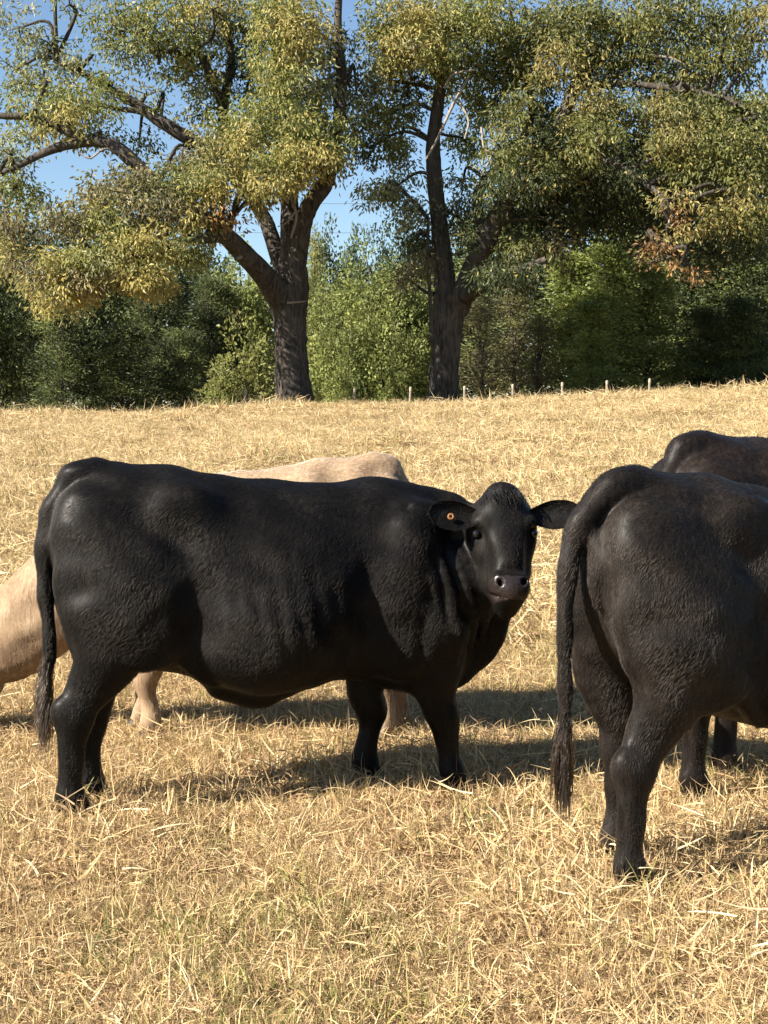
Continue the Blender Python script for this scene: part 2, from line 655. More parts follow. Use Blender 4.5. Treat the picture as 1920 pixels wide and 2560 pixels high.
def build_cow(name, label, loc, rz, scale, h, hind, front, neck, head, tail, mats, switch, fur_n, extra=None, group=None,
              eartag=False, face_detail=True, width=1.0, hair_len=0.017, ears=True):
    """hind/front: ((x,y) near, (x,y) far) feet; neck: chain rows; head: dict(poll, a, n, L); tail: chain rows"""
    root = empty(name, loc, rz)
    root.scale = (scale,) * 3
    tag(root, label, 'cow', group)
    a, n, s_ = hframe(head['a'], head['n'])
    poll = np.array(head['poll'], float)
    HL = head.get('L', 0.53)
    hd = lambda A, S, N_: poll + a * (A * HL) + s_ * S + n * N_
    nose = hd(1.08, 0, -.1)
    lo = np.minimum([-.24, -.52, -.03], np.minimum(poll, nose) - .2)
    hi = np.maximum([1.8, .52, 1.46], np.maximum(poll, nose) + .2)
    lo[2] = -.03
    f = Field(lo, hi, h)
    tw = np.array(TW) * width
    f.torso(TX, TT, TB, tw, TL)
    for sg, ft, hf in ((-1, front[0], hind[0]), (1, front[1], hind[1])):
        y = lambda v: sg * v * width
        # rump, thigh, hips
        f.ell((.13, y(.135), .92), (.185, .105, .27), .09)
        f.ell((.05, y(.105), 1.12), (.10, .075, .13), .07)
        f.ell((.43, y(.185), 1.205), (.06, .03, .035), .14)
        f.ell((.26, y(.215), .80), (.17, .07, .22), .10)
        # barrel
        f.ell((.74, y(.20), .70), (.25, .155, .20), .10)
        f.ell((.62, y(.432), 1.07), (.11, .095, .08), .12, cut=True)
        f.ell((.45, y(.375), .77), (.07, .10, .24), .07, cut=True)
        f.chain([(.36, y(.20), .72, .03), (.44, y(.19), .60, .025), (.53, y(.16), .52, .02)], .06)
        # shoulder blade, upper arm
        R = hframe((.42, 0, .9), (0, 1, 0))
        f.ell((1.30, y(.178), .92), (.29, .098, .14), .09, R=[R[0], R[1], R[2]])
        f.ell((1.42, y(.20), .72), (.13, .085, .14), .08)
        f.ell((1.27, y(.185), .62), (.11, .075, .13), .08)
        f.ell((1.10, y(.355), .66), (.055, .085, .25), .07, cut=True)
        f.ell((1.475, y(.30), .98), (.045, .10, .20), .07, cut=True)
        f.ell((1.33, y(.31), .665), (.03, .05, .10), .04, cut=True)
        f.ell((1.29, y(.205), .98), (.03, .03, .13), .10)
        # hind leg
        hx, hy = hf
        f.chain([(.17, y(.17), .80, .10, .18), (.145, (y(.175) + hy) / 2, .65, .082, .135), (hx * .5 + .09, hy, .54, .055, .09), (hx + .028, hy, .455, .043, .070),
                 (hx + .012, hy, .395, .043, .066), (hx + .004, hy, .31, .032, .047), (hx - .002, hy, .23, .030, .039), (hx - .008, hy, .14, .034, .041), (hx - .004, hy, .10, .040, .048), (hx + .012, hy, .06, .040, .044), (hx + .022, hy, .03, .044, .052)], .05)
        f.ell((hx - .035, hy, .43), (.028, .024, .045), .04)
        # front leg
        fx, fy = ft
        ex = 1.32 + (fx - 1.35) * .55
        kx = ex + (fx - ex) * .50
        f.chain([(ex - .01, y(.185), .68, .085, .13), (ex + (kx - ex) * .35, (y(.17) + fy) / 2, .52, .068, .10), (kx - .02, fy, .40, .05, .068), (kx + .012, fy, .325, .05, .058),
                 (kx + .012 + (fx - kx) * .3, fy, .25, .034, .042), (fx - (fx - kx) * .25, fy, .15, .032, .037), (fx, fy, .105, .040, .045), (fx + .015, fy, .055, .040, .042), (fx + .025, fy, .03, .045, .05)], .05)
        f.ell((kx + .03, fy, .325), (.035, .045, .05), .03)
    # chest, brisket
    f.ell((1.47, 0, .62), (.16, .15, .16), .09)
    f.ell((1.38, 0, .49), (.19, .12, .07), .09)
    f.chain(neck, .09, sub=4)
    # head
    hl = [(-.01, .040, .05), (.06, .074, .07), (.15, .110, .095), (.29, .124, .112), (.40, .102, .106), (.54, .080, .092), (.70, .066, .078), (.80, .066, .068), (.88, .064, .058)]
    f.chain([(*hd(A, 0, -hn), hs, hn) for A, hs, hn in hl], .06, side=s_)
    f.ell(hd(-.015, 0, -.055), (.045, .045, .045), .05, R=[a, s_, n])
    f.ell(hd(.845, 0, -.056), (.060, .070, .060), .03, R=[a, s_, n])
    f.ell(hd(.885, 0, -.035), (.040, .060, .040), .03, R=[a, s_, n])
    f.ell(hd(.965, 0, -.075), (.036, .054, .046), .012, R=[a, s_, n])
    f.ell(hd(.93, 0, -.125), (.075, .052, .045), .04, R=[a, s_, n])
    for sg in (-1, 1):
        f.ell(hd(.33, sg * .078, -.150), (.135, .046, .090), .05, R=[a, s_, n])
        f.chain([(*hd(.32, sg * .075, -.19), .045, .05), (*hd(.60, sg * .068, -.14), .036, .05), (*hd(.85, sg * .046, -.11), .03, .04)], .05, side=s_)
        f.ell(hd(.265, sg * .098, -.040), (.030, .030, .024), .04, R=[a, s_, n])
        if face_detail:
            f.ell(hd(.335, sg * .128, -.050), (.018, .016, .017), .012, R=[a, s_, n], cut=True)
            f.ell(hd(.395, sg * .112, -.048), (.012, .02, .024), .016, R=[a, s_, n])
            f.ell(hd(.54, sg * .118, -.030), (.11, .045, .036), .03, R=[a, s_, n], cut=True)
            f.ell(hd(.815, sg * .046, -.008), (.034, .022, .020), .018, R=[a, s_, n])
            f.ell(hd(.83, sg * .047, -.002), (.017, .012, .046), .007, R=[a * .9 + s_ * sg * -.4, s_ * .9 + a * sg * .4, n], cut=True)
    if face_detail:
        f.chain([(*hd(.905, -.075, -.075), .007, .007), (*hd(.93, -.045, -.035), .007, .007), (*hd(.94, 0, -.018), .007, .007), (*hd(.93, .045, -.035), .007, .007), (*hd(.905, .075, -.075), .007, .007)], .010, sub=4, cut=True)
        f.ell(hd(.715, 0, .008), (.012, .055, .012), .02, R=[a, s_, n], cut=True)
    f.chain(tail, .03, sub=5)
    f.ell((.10, 0, 1.315), (.10, .06, .04), .06)
    if extra: extra(f)
    # slow undulation of the hide
    X, Y, Z = np.meshgrid(*f.ax, indexing='ij', sparse=True)
    f.D += (.0026 * np.sin(X * 31 + 2 * np.sin(Z * 11)) * np.sin(Z * 23 + 3 * Y) + .0022 * np.sin(X * 17 + Z * 37 + Y * 29)).astype(np.float32)
    rb = np.exp(-((X - .80) / .22) ** 2) * np.exp(-((Z - .80) / .16) ** 2)
    f.D += (.0028 * rb * np.sin((X + .12 * Z) * 2 * math.pi / .075)).astype(np.float32)
    V, F = f.mesh()
    if ears:
        parts = [(V, F)]
        for sg in (-1, 1):
            eb = hd(.175, sg * .100, -.052)
            out = s_ * sg * .97 + n * .16
            V2, F2 = ear_mesh(eb, out / np.linalg.norm(out), n * .93 + a * .36, -a, head.get('ear', .205), .112, droop=-.06)
            if sg < 0: F2 = F2[:, ::-1]
            parts.append((V2, F2))
        off = 0
        VV, FF = [], []
        for v, q in parts:
            VV.append(v)
            FF.append(q + off)
            off += len(v)
        Va, Fa = np.concatenate(VV), np.concatenate(FF)
    else:
        Va, Fa = V, F
    body = link('body', np_mesh('body', Va, Fa, mats['coat']), root)
    # muzzle leather and eyes, hooves
    if face_detail:
        for sg in (-1, 1):
            Vs, Fs = uvsphere(hd(.335, sg * .1135, -.056), (.0175,) * 3)
            link('eye', np_mesh('eye', Vs, Fs, mats['eye']), root)
        Vn = Va
        sel = ((Vn - hd(.88, 0, -.055)) @ a)
        m = (sel > -.048) & (np.abs((Vn - poll) @ s_) < .080) & (((Vn - poll) @ n) > -.100)
        nm = np.zeros(len(Vn), bool)
        nm[np.where(m)[0]] = True
        # only the head's own end
        nm &= (np.linalg.norm(Vn - hd(.88, 0, -.055), axis=1) < .12) & (((Vn - poll) @ a) < HL * .99)
        fm = nm[Fa].all(1)
        idx = np.full(len(Vn), -1)
        u = np.unique(Fa[fm])
        idx[u] = np.arange(len(u))
        me = body.data
        me.materials.append(mats['muzzle'])
        mi = np.zeros(len(Fa), np.int32)
        mi[fm] = 1
        me.polygons.foreach_set('material_index', mi)
    for (fx, fy), sh in ((hind[0], 0), (hind[1], 0), (front[0], 0), (front[1], 0)):
        vs, fs, off = [], [], 0
        for c in (-1, 1):
            v, q = uvsphere((0, 0, 0), (1, 1, 1), 10, 6)
            zz = v[:, 2]
            v = np.stack([fx + .035 + v[:, 0] * (.062 - .012 * zz), fy + c * .029 + v[:, 1] * (.028 - .004 * zz), .034 + np.clip(zz, -.8, .8) * .045], 1)
            vs.append(v)
            fs.append(q + off)
            off += len(v)
        link('hoof', np_mesh('hoof', np.concatenate(vs), np.concatenate(fs), mats['hoof']), root)
    if eartag:
        sg = eartag
        eb = hd(.175, sg * .100, -.052)
        out = s_ * sg * .97 + n * .16
        c = eb + out * .118 + n * .001 + a * .006
        ph = np.linspace(0, 2 * math.pi, 20, endpoint=False)
        ring = []
        for r_, d_ in ((.0055, .004), (.0055, .010), (.0135, .010), (.0135, .004)):
            ring.append(c + (np.cos(ph)[:, None] * s_ + np.sin(ph)[:, None] * a) * r_ + n * d_)
        Vr = np.concatenate(ring)
        Fr = []
        for k in range(4):
            for j in range(20):
                Fr.append((k * 20 + j, k * 20 + (j + 1) % 20, ((k + 1) % 4) * 20 + (j + 1) % 20, ((k + 1) % 4) * 20 + j))
        o = link('ear_tag', np_mesh('ear_tag', Vr, np.array(Fr), mats['tag']), root)
        o['label'] = 'small round orange ear tag'
    # coat hair
    if fur_n:
        headc = hd(.5, 0, -.08)

        def wgt(C, N):
            w = np.ones(len(C))
            w[np.linalg.norm(C - headc, axis=1) < .33] = .9
            w[C[:, 2] < .1] = .3
            muz = np.linalg.norm(C - hd(.88, 0, -.045), axis=1) < .078
            w[muz] = 0
            w[np.linalg.norm(C - hd(.335, -.125, -.06), axis=1) < .026] = 0
            w[np.linalg.norm(C - hd(.335, .125, -.06), axis=1) < .026] = 0
            return w
        P, N = sample_surface(Va, Fa, fur_n, wgt)
        flow = np.zeros_like(P)
        flow[:] = (-.55, 0, -.85)
        tz = smooth01((P[:, 2] - 1.05) / .22)[:, None]
        flow = flow * (1 - tz) + np.array([-1, 0, -.25]) * tz
        leg = P[:, 2] < .5
        tl = smooth01((.62 - P[:, 2]) / .25)[:, None]
        flow = flow * (1 - tl) + np.array([-.1, 0, -1]) * tl
        inhead = np.linalg.norm(P - headc, axis=1) < .30
        flow[inhead] = -a * .3 + np.array([0, 0, -1.])
        flow += rng.normal(0, .07, P.shape)
        flow += .15 * np.stack([np.sin(P[:, 2] * 21 + P[:, 0] * 9), np.sin(P[:, 0] * 17), np.cos(P[:, 0] * 13 + P[:, 2] * 15)], 1)
        T = flow - (flow * N).sum(1)[:, None] * N
        T /= np.linalg.norm(T, axis=1)[:, None] + 1e-6
        Ln = hair_len * rng.uniform(.6, 1.25, len(P))
        Ln[inhead] *= .55
        Ln[leg] *= .7
        Ln[P[:, 2] > 1.27] *= 1.2
        Ln = Ln[:, None]
        S = np.stack([P - N * .001, P + N * Ln * .10 + T * Ln * .5, P + N * Ln * .13 + T * Ln * 1.0], 1)
        add_curves('coat_hair', S, np.array([.0003, .00026, .0001]), mats['hair'], body)
    if face_detail:
        nt = 420
        st = hd(.02, 0, -.03) + rng.normal(0, 1, (nt, 1)) * s_ * .028 + rng.normal(0, .012, (nt, 3)) - a * .02
        t = np.linspace(0, 1, 6)[None, :, None]
        d = a * .045 + n * .030 + rng.normal(0, .010, (nt, 3))
        S = st[:, None] + d[:, None] * t + n * .012 * np.sin(t * math.pi)
        add_curves('poll_tuft', S, np.array([.0009] * 4 + [.0006, .0001]), mats['hair'], body)
    # bristles along the tail head and the crest of the back
    nr = 700
    xr = np.concatenate([rng.uniform(-.03, .20, nr), rng.uniform(.2, 1.3, nr)])
    zr = np.interp(xr, TX, TT)
    st = np.stack([xr, rng.normal(0, .016, 2 * nr), zr - .006], 1)
    ln = np.where(xr < .2, rng.uniform(.014, .034, 2 * nr), rng.uniform(.006, .013, 2 * nr))[:, None]
    dr = np.array([-.75, 0, .55]) + rng.normal(0, .18, (2 * nr, 3))
    t = np.linspace(0, 1, 4)[None, :, None]
    add_curves('crest_hair', st[:, None] + dr[:, None] * ln[:, None] * t - np.array([0, 0, .3]) * ln[:, None] * t ** 2, np.array([.0008, .0007, .0005, .0001]), mats['hair'], body)
    # switch of the tail
    if switch:
        p0, p1, spread, ns = switch
        p0, p1 = np.array(p0), np.array(p1)
        u = rng.random(ns)
        st = p0 + (p1 - p0) * (u ** 1.4 * .42)[:, None] + rng.normal(0, .007, (ns, 3))
        en = p1 + rng.normal(0, 1, (ns, 3)) * np.array([spread, spread, .05]) + np.array([0, 0, 1.]) * (rng.random(ns) ** 2 * .12)[:, None]
        lock = rng.integers(0, 9, ns)
        lo_ = rng.normal(0, spread * 1.1, (9, 3)) * np.array([1, 1, .3])
        en += lo_[lock]
        k = 8
        t = np.linspace(0, 1, k)[None, :, None]
        bow = rng.normal(0, spread * .35, (ns, 1, 3)) * np.array([1, 1, 0]) + lo_[lock][:, None, :] * .6
        S = st[:, None] * (1 - t) + en[:, None] * t + bow * np.sin(t * math.pi) + .006 * np.sin(t * 9 + lock[:, None, None]) * np.array([1, 1, 0])
        add_curves('tail_switch', S, np.array([.0011] * (k - 2) + [.0008, .0002]), mats['switch'], root)
    return root


M_BLACK = mat_coat('black_coat', (0.0025, 0.0022, 0.002), (0.007, 0.006, 0.0052), (0.017, 0.0137, 0.011))
M_BLACKHAIR = mat_hair('black_hair', (0.003, 0.0025, 0.0022), (0.011, 0.0092, 0.0077), .55, .5)
M_BROWNBLACK = mat_coat('brown_black_coat', (0.0055, 0.0046, 0.004), (0.016, 0.0127, 0.0104), (0.034, 0.025, 0.019))
M_BROWNHAIR = mat_hair('brown_black_hair', (0.003, 0.0024, 0.002), (0.030, 0.0235, 0.019), .5, .5)
M_LEGCOAT = mat_coat('reddish_dark_coat', (0.006, 0.0045, 0.004), (0.015, 0.011, 0.009), (0.036, 0.023, 0.017))
M_SWITCH = mat_hair('switch_hair', (0.004, 0.0035, 0.003), (0.025, 0.018, 0.013), .4, .5)
M_CREAM = mat_coat('cream_coat', (0.15, 0.09, 0.05), (0.27, 0.185, 0.112), (0.37, 0.275, 0.18), 1.3, (.7, .9), .15)
M_CREAMHAIR = mat_hair('cream_hair', (0.19, 0.12, 0.07), (0.38, 0.285, 0.185), .7, .2)
M_EYE = mat_plain('dark_eye', (0.008, 0.006, 0.005), 0.06, 0.8)
M_HOOF = mat_plain('hoof_horn', (0.035, 0.028, 0.022), 0.6, 0.3, .3)
M_TAG = mat_plain('orange_plastic', (0.21, 0.09, 0.03), 0.6, 0.3, .12)


def mat_muzzle():
    t = NT('wet_muzzle')
    tc = t.n('ShaderNodeTexCoord')
    v = t.n('ShaderNodeTexVoronoi')
    v.inputs['Scale'].default_value = 120
    t.l(tc.outputs['Object'], v.inputs['Vector'])
    p = t.n('ShaderNodeBsdfPrincipled')
    p.inputs['Base Color'].default_value = (0.020, 0.014, 0.012, 1)
    p.inputs['Roughness'].default_value = 0.33
    p.inputs['Specular IOR Level'].default_value = 0.5
    t.l(t.bump(v.outputs['Distance'], .3, .004), p.inputs['Normal'])
    t.l(p.outputs[0], t.out.inputs['Surface'])
    return t.m


M_MUZ = mat_muzzle()
BLK = dict(coat=M_BLACK, hair=M_BLACKHAIR, switch=M_SWITCH, eye=M_EYE, hoof=M_HOOF, tag=M_TAG, muzzle=M_MUZ)
BRN = dict(BLK, coat=M_BROWNBLACK, hair=M_BROWNHAIR)
CRM = dict(BLK, coat=M_CREAM, hair=M_CREAMHAIR, switch=M_CREAMHAIR)
TAIL = [(.12, 0, 1.32, .045, .035), (.02, 0, 1.268, .038, .036), (-.05, 0, 1.17, .034, .033), (-.078, 0, 1.03, .029, .029), (-.078, 0, .85, .024, .024), (-.066, 0, .70, .02, .02), (-.066, 0, .58, .017, .017)]


def to_local(v, hd):
    """world direction -> animal's own frame (heading hd)"""
    c, s = math.cos(-hd), math.sin(-hd)
    return np.array([v[0] * c - v[1] * s, v[0] * s + v[1] * c, v[2]])


# the main animal: black, side on, head turned to the viewer
HA = math.radians(16)
OA = Vector((-1.204, 5.575, 0))
POLL = to_local(pix(1091, 1068, 5.74) - OA, HA)


def main_extra(f):
    # sheath
    f.ell((.70, 0, .455), (.15, .06, .05), .11)
    f.ell((.73, 0, .41), (.05, .03, .03), .07)
    # fuller lower neck, then folds of loose skin laid on its near side
    f.chain([(1.26, -.06, .82, .19, .24), (1.42, -.09, .84, .165, .22), (1.54, -.125, .87, .125, .19), (1.62, -.15, .90, .09, .14)], .07)
    for pts, r in (([(1.455, 1.03), (1.505, .90), (1.55, .74), (1.57, .60)], .024), ([(1.515, 1.02), (1.565, .89), (1.605, .74), (1.63, .62)], .022),
                   ([(1.555, 1.0), (1.60, .87), (1.64, .74)], .019), ([(1.40, 1.0), (1.44, .85), (1.465, .70), (1.485, .56)], .023), ([(1.485, 1.02), (1.535, .90), (1.58, .76)], .016), ([(1.35, .98), (1.38, .86), (1.40, .74)], .019)):
        P = []
        for x, z in pts:
            i, k = int((x - f.lo[0]) / f.h), int((z - f.lo[2]) / f.h)
            j = np.argmax((f.D[i, :, k] < 0) & (f.ax[1] > -.27))
            P.append((x, f.ax[1][j] + r * .1, z, r, r * 1.1))
        P[0] = (*P[0][:3], r * .5, r * .5)
        P[-1] = (*P[-1][:3], r * .5, r * .5)
        f.chain(P, .014, side=(1, 0, 0))
    # dewlap
    f.chain([(1.70, -.13, .80, .035, .06), (1.69, -.08, .68, .04, .06), (1.65, -.03, .57, .055, .06), (1.54, 0, .475, .085, .06)], .06)


build_cow('black_cow', 'black cow standing side on, face turned to the viewer, orange ear tag', OA, HA, 1.0, .0085,
          ((0, -.14), (.09, .105)), ((1.50, -.13), (1.205, .125)),
          [(1.18, 0, .95, .19, .29), (1.36, -.015, .945, .15, .285), (1.49, -.045, .95, .125, .27), (1.58, -.085, .97, .112, .24), (1.645, -.13, 1.03, .095, .17)],
          dict(poll=POLL, a=to_local((.05, -.36, -.93), HA), n=to_local((.13, -.93, .36), HA), L=.425, ear=.205),
          TAIL, BLK, ((-.066, 0, .66), (-.085, 0, .33), .014, 900), 200000, main_extra, eartag=1)


# the black cow seen from behind at the right
def b_extra(f):
    f.ell((-.055, -.02, 1.10), (.03, .03, .07), .03)
    f.ell((-.055, -.03, .98), (.03, .022, .07), .03)


HB = math.radians(29)
TAILB = [(.12, 0, 1.32, .05, .04), (.01, .0, 1.285, .045, .043), (-.085, .02, 1.20, .036, .035), (-.13, .03, 1.06, .028, .028), (-.14, .03, .86, .023, .023), (-.138, .03, .66, .019, .019), (-.135, .03, .52, .014, .014)]
build_cow('black_cow', 'black cow with its rump and long tail towards the viewer, cut by the picture edge', Vector((.714, 4.727, 0)), HB, 1.0, .010,
          ((0, -.14), (.16, .13)), ((1.34, -.14), (1.42, .14)),
          [(1.20, 0, .95, .20, .28), (1.42, 0, 1.0, .17, .25), (1.62, 0, 1.06, .13, .20), (1.78, 0, 1.14, .10, .15)],
          dict(poll=(1.88, 0, 1.27), a=(.66, 0, -.75), n=(.75, 0, .66), L=.53), TAILB, BRN, ((-.135, .03, .60), (-.14, .03, .315), .010, 800), 180000, b_extra, width=.94)

# the dark cow behind it
build_cow('dark_cow', 'brownish black cow standing behind the rump and tail of another, sunlit hind legs showing', Vector((1.207 - .14 * math.sin(math.radians(26)), 5.70 + .14 * math.cos(math.radians(26)), 0)), math.radians(26), 1.075, .013,
          ((0, -.14), (.36, .13)), ((1.34, -.14), (1.40, .14)),
          [(1.20, 0, .95, .20, .28), (1.42, 0, 1.0, .17, .25), (1.62, 0, 1.06, .13, .20), (1.78, 0, 1.14, .10, .15)],
          dict(poll=(1.88, 0, 1.27), a=(.66, 0, -.75), n=(.75, 0, .66), L=.53), TAIL, dict(BRN, coat=M_LEGCOAT), ((-.066, 0, .66), (-.085, 0, .33), .014, 500), 80000)

# the cream cow grazing behind, facing left
build_cow('cream_cow', 'cream coloured cow behind the black one, neck lowered to graze', Vector((.06, 6.86, 0)), math.radians(177), 1.02, .013,
          ((.06, .12), (.0, -.13)), ((1.22, .13), (1.32, -.13)),
          [(1.20, 0, .95, .20, .28), (1.45, 0, .84, .17, .255), (1.73, 0, .665, .14, .235), (1.95, 0, .48, .12, .20), (2.10, 0, .39, .10, .15)],
          dict(poll=(2.17, 0, .47), a=(.55, 0, -.80), n=(.83, 0, .55), L=.48), TAIL, CRM, ((-.066, 0, .66), (-.085, 0, .33), .014, 500), 80000)


bpy.data.objects['cream_cow'].scale = (.93, 1.0, .99)


# ------------------------------------------------------------------ trees
def tube(P, sides=10, rough=0.0, seed=0):
    """P rows (x,y,z,r) -> mesh of a bent tapering limb"""
    P = catmull(np.array(P, float), 5)
    r_ = np.random.default_rng(seed)
    V, F = [], []
    up = np.array([0.3, -1, 0.2])
    for i, p in enumerate(P):
        t = P[min(i + 1, len(P) - 1)][:3] - P[max(i - 1, 0)][:3]
        t /= np.linalg.norm(t) + 1e-9
        s = np.cross(t, up)
        s /= np.linalg.norm(s) + 1e-9
        v = np.cross(s, t)
        ph = np.linspace(0, 2 * math.pi, sides, endpoint=False)
        rr = p[3] * (1 + rough * (np.sin(ph * 3 + i * .5) * .5 + r_.normal(0, .5, sides)))
        V.append(p[:3] + np.cos(ph)[:, None] * s * rr[:, None] + np.sin(ph)[:, None] * v * rr[:, None])
    n = len(P)
    V = np.concatenate(V)
    for i in range(n - 1):
        for j in range(sides):
            F.append((i * sides + j, i * sides + (j + 1) % sides, (i + 1) * sides + (j + 1) % sides, (i + 1) * sides + j))
    return V, np.array(F)


def merge(parts):
    V, F, o = [], [], 0
    for v, f in parts:
        V.append(v)
        F.append(f + o)
        o += len(v)
    return np.concatenate(V), np.concatenate(F)


def leaves(C, D, L, W, cols, fold=.25):
    """kite-shaped folded leaves: base points C, directions D, lengths, widths, colours"""
    n = len(C)
    D = D / (np.linalg.norm(D, axis=1)[:, None] + 1e-9)
    R = rng.normal(0, 1, (n, 3))
    S = np.cross(D, R)
    S /= np.linalg.norm(S, axis=1)[:, None] + 1e-9
    N = np.cross(S, D)
    L = np.asarray(L)[:, None]
    W = np.asarray(W)[:, None]
    mid = C + D * L * .45
    V = np.stack([C, mid + S * W * .5 + N * W * fold, C + D * L - N * L * .12, mid - S * W * .5 + N * W * fold], 1).reshape(-1, 3)
    i = np.arange(n)[:, None] * 4
    F = np.concatenate([i + np.array([[0, 1, 2]]), i + np.array([[0, 2, 3]])], 0)
    return V, F, np.repeat(cols, 4, 0)


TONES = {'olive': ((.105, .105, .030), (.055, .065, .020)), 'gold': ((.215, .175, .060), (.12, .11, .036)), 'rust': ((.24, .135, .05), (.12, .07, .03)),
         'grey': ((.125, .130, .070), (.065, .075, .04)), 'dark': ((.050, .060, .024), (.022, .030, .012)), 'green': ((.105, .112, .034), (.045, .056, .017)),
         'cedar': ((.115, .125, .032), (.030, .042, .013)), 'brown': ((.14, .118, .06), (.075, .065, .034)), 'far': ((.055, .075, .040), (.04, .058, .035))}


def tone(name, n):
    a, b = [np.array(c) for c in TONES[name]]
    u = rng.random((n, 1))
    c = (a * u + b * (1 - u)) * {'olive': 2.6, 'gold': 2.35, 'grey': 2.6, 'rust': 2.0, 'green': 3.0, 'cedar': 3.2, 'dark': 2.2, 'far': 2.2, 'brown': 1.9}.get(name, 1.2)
    return c * rng.uniform(.75, 1.25, (n, 1))


def clumps(blobs, Y0, leaf=(.145, .060), per=23, csize=.28, spare=.0):
    """blobs: (ov x, ov y, ov rx, ov ry, clusters, tone[, depth offset, depth radius])"""
    Cs, Ds, Ls, Ws, Ks, twigs = [], [], [], [], [], []
    for b in blobs:
        ox, oy, rx, ry, n, tn = b[:6]
        n = int(n * (.95 if tn == 'grey' else 1.25) * (.72 if ox < 480 and oy < 330 else 1))    # thinner at the sky side
        dy = b[6] if len(b) > 6 else 0
        dr = b[7] if len(b) > 7 else 1.8
        c = np.array(pix(ox, oy, Y0 + dy))
        m = KOV * (Y0 + dy) / FPX
        q = rng.normal(0, 1, (n, 3))
        q /= np.linalg.norm(q, axis=1)[:, None]
        q *= (rng.random((n, 1)) ** .42) * np.where(rng.random((n, 1)) < .28, rng.uniform(1.0, 1.55, (n, 1)), 1)
        cen = c + q * np.array([rx * m, dr, ry * m])
        cz = rng.normal(0, csize * .55, (n, per, 3)) * np.array([1, 1, .8])
        p = (cen[:, None] + cz).reshape(-1, 3)
        d = cz.reshape(-1, 3) / csize * .7 + rng.normal(0, .45, (n * per, 3)) + np.array([0, 0, -.75])
        Cs.append(p)
        Ds.append(d)
        Ls.append(leaf[0] * rng.uniform(.65, 1.4, n * per))
        Ws.append(leaf[1] * rng.uniform(.7, 1.3, n * per))
        mixed = np.where((rng.random((n, 1)) < .62), tone(tn, n), np.where(rng.random((n, 1)) < .55, tone('olive', n), np.where(rng.random((n, 1)) < .5, tone('grey', n), tone('gold', n))))
        if tn in ('rust', 'dark'): mixed = tone(tn, n)
        base = np.repeat(mixed * rng.uniform(.7, 1.25, (n, 1)), per, 0)
        k = base * .65 + tone(tn, n * per) * .35
        if ox > 1100: k = k * .72    # shade of the right-hand canopy put into its leaf colour
        od = rng.random(n * per)
        k = np.where((od < .07)[:, None], tone('gold', n * per), k)
        Ks.append(k)
        twigs.append((c, cen))
    return (*leaves(np.concatenate(Cs), np.concatenate(Ds), np.concatenate(Ls), np.concatenate(Ws), np.concatenate(Ks)), twigs)


def limb(px, Y0, seed, sides=10, rough=.04):
    """px rows: (ov x, ov y, ov radius[, depth offset])"""
    rows = []
    for r in px:
        dy = r[3] if len(r) > 3 else 0
        p = pix(r[0], r[1], Y0 + dy)
        rows.append((*p, r[2] * KOV * (Y0 + dy) / FPX))
    return tube(rows, sides, rough, seed)


def oak(name, label, Y0, base_px, limbs, dead, blobs, group=None):
    b = pix(base_px[0], base_px[1], Y0)
    b.z = gz(b.x, Y0)
    root = empty(name, b)
    tag(root, label, 'tree', group)
    bo = np.array(b)
    trunk = [limb(l, Y0, 100 + i, 18 if i == 0 else 10, .07 if i == 0 else .05) for i, l in enumerate(limbs)]
    # root flare
    fl = []
    r0 = limbs[0][0][2] * KOV * Y0 / FPX
    for k in range(6):
        an = k * math.pi / 3 + .4
        fl.append(tube([(bo[0] + math.cos(an) * r0 * .55, bo[1] + math.sin(an) * r0 * .55, bo[2] + r0 * 1.5, r0 * .30), (bo[0] + math.cos(an) * r0 * .95, bo[1] + math.sin(an) * r0 * .95, bo[2] + r0 * .5, r0 * .28), (bo[0] + math.cos(an) * r0 * 1.35, bo[1] + math.sin(an) * r0 * 1.35, bo[2] - .15, r0 * .24)], 8, .1, k))
    V, F = merge([trunk[0]] + fl)
    stem = link('trunk', np_mesh('trunk', V - bo, F, M_BARK), root)
    V, F, K, tw = clumps(blobs, Y0)
    # twigs running through the leaf masses from the nearest limb
    skel = np.concatenate([t[0][::10] for t in trunk])
    small = []
    i = 0
    for c, cen in tw:
        d = np.linalg.norm(skel - c, axis=1)
        s0 = skel[np.argmin(d)]
        mid = (s0 + c) / 2 + rng.normal(0, .25, 3) + np.array([0, 0, .3])
        small.append(tube([(*s0, .07), (*mid, .05), (*c, .03)], 5, .0, i))
        for e in cen[rng.permutation(len(cen))[:max(4, len(cen) // 7)]]:
            m2 = c * .4 + e * .6 + rng.normal(0, .12, 3)
            small.append(tube([(*c, .022), (*m2, .015), (*e, .006)], 4, .0, i))
        i += 1
    for k, l in enumerate(trunk[1:]):
        link('limb', np_mesh('limb', l[0] - bo, l[1], M_BARK), root)
    v, f = merge(small)
    link('twigs', np_mesh('twigs', v - bo, f, M_BARK), root)['kind'] = 'stuff'
    if dead:
        for j, l in enumerate(dead):
            v, f = limb(l, Y0, 300 + j, 5, .05)
            link('dead_branch', np_mesh('dead_branch', v - bo, f, M_DEAD), stem)
    link('foliage', np_mesh('foliage', V - bo, F, M_LEAF, False, K), root)
    return root


YL, YR = 42.0, 43.5
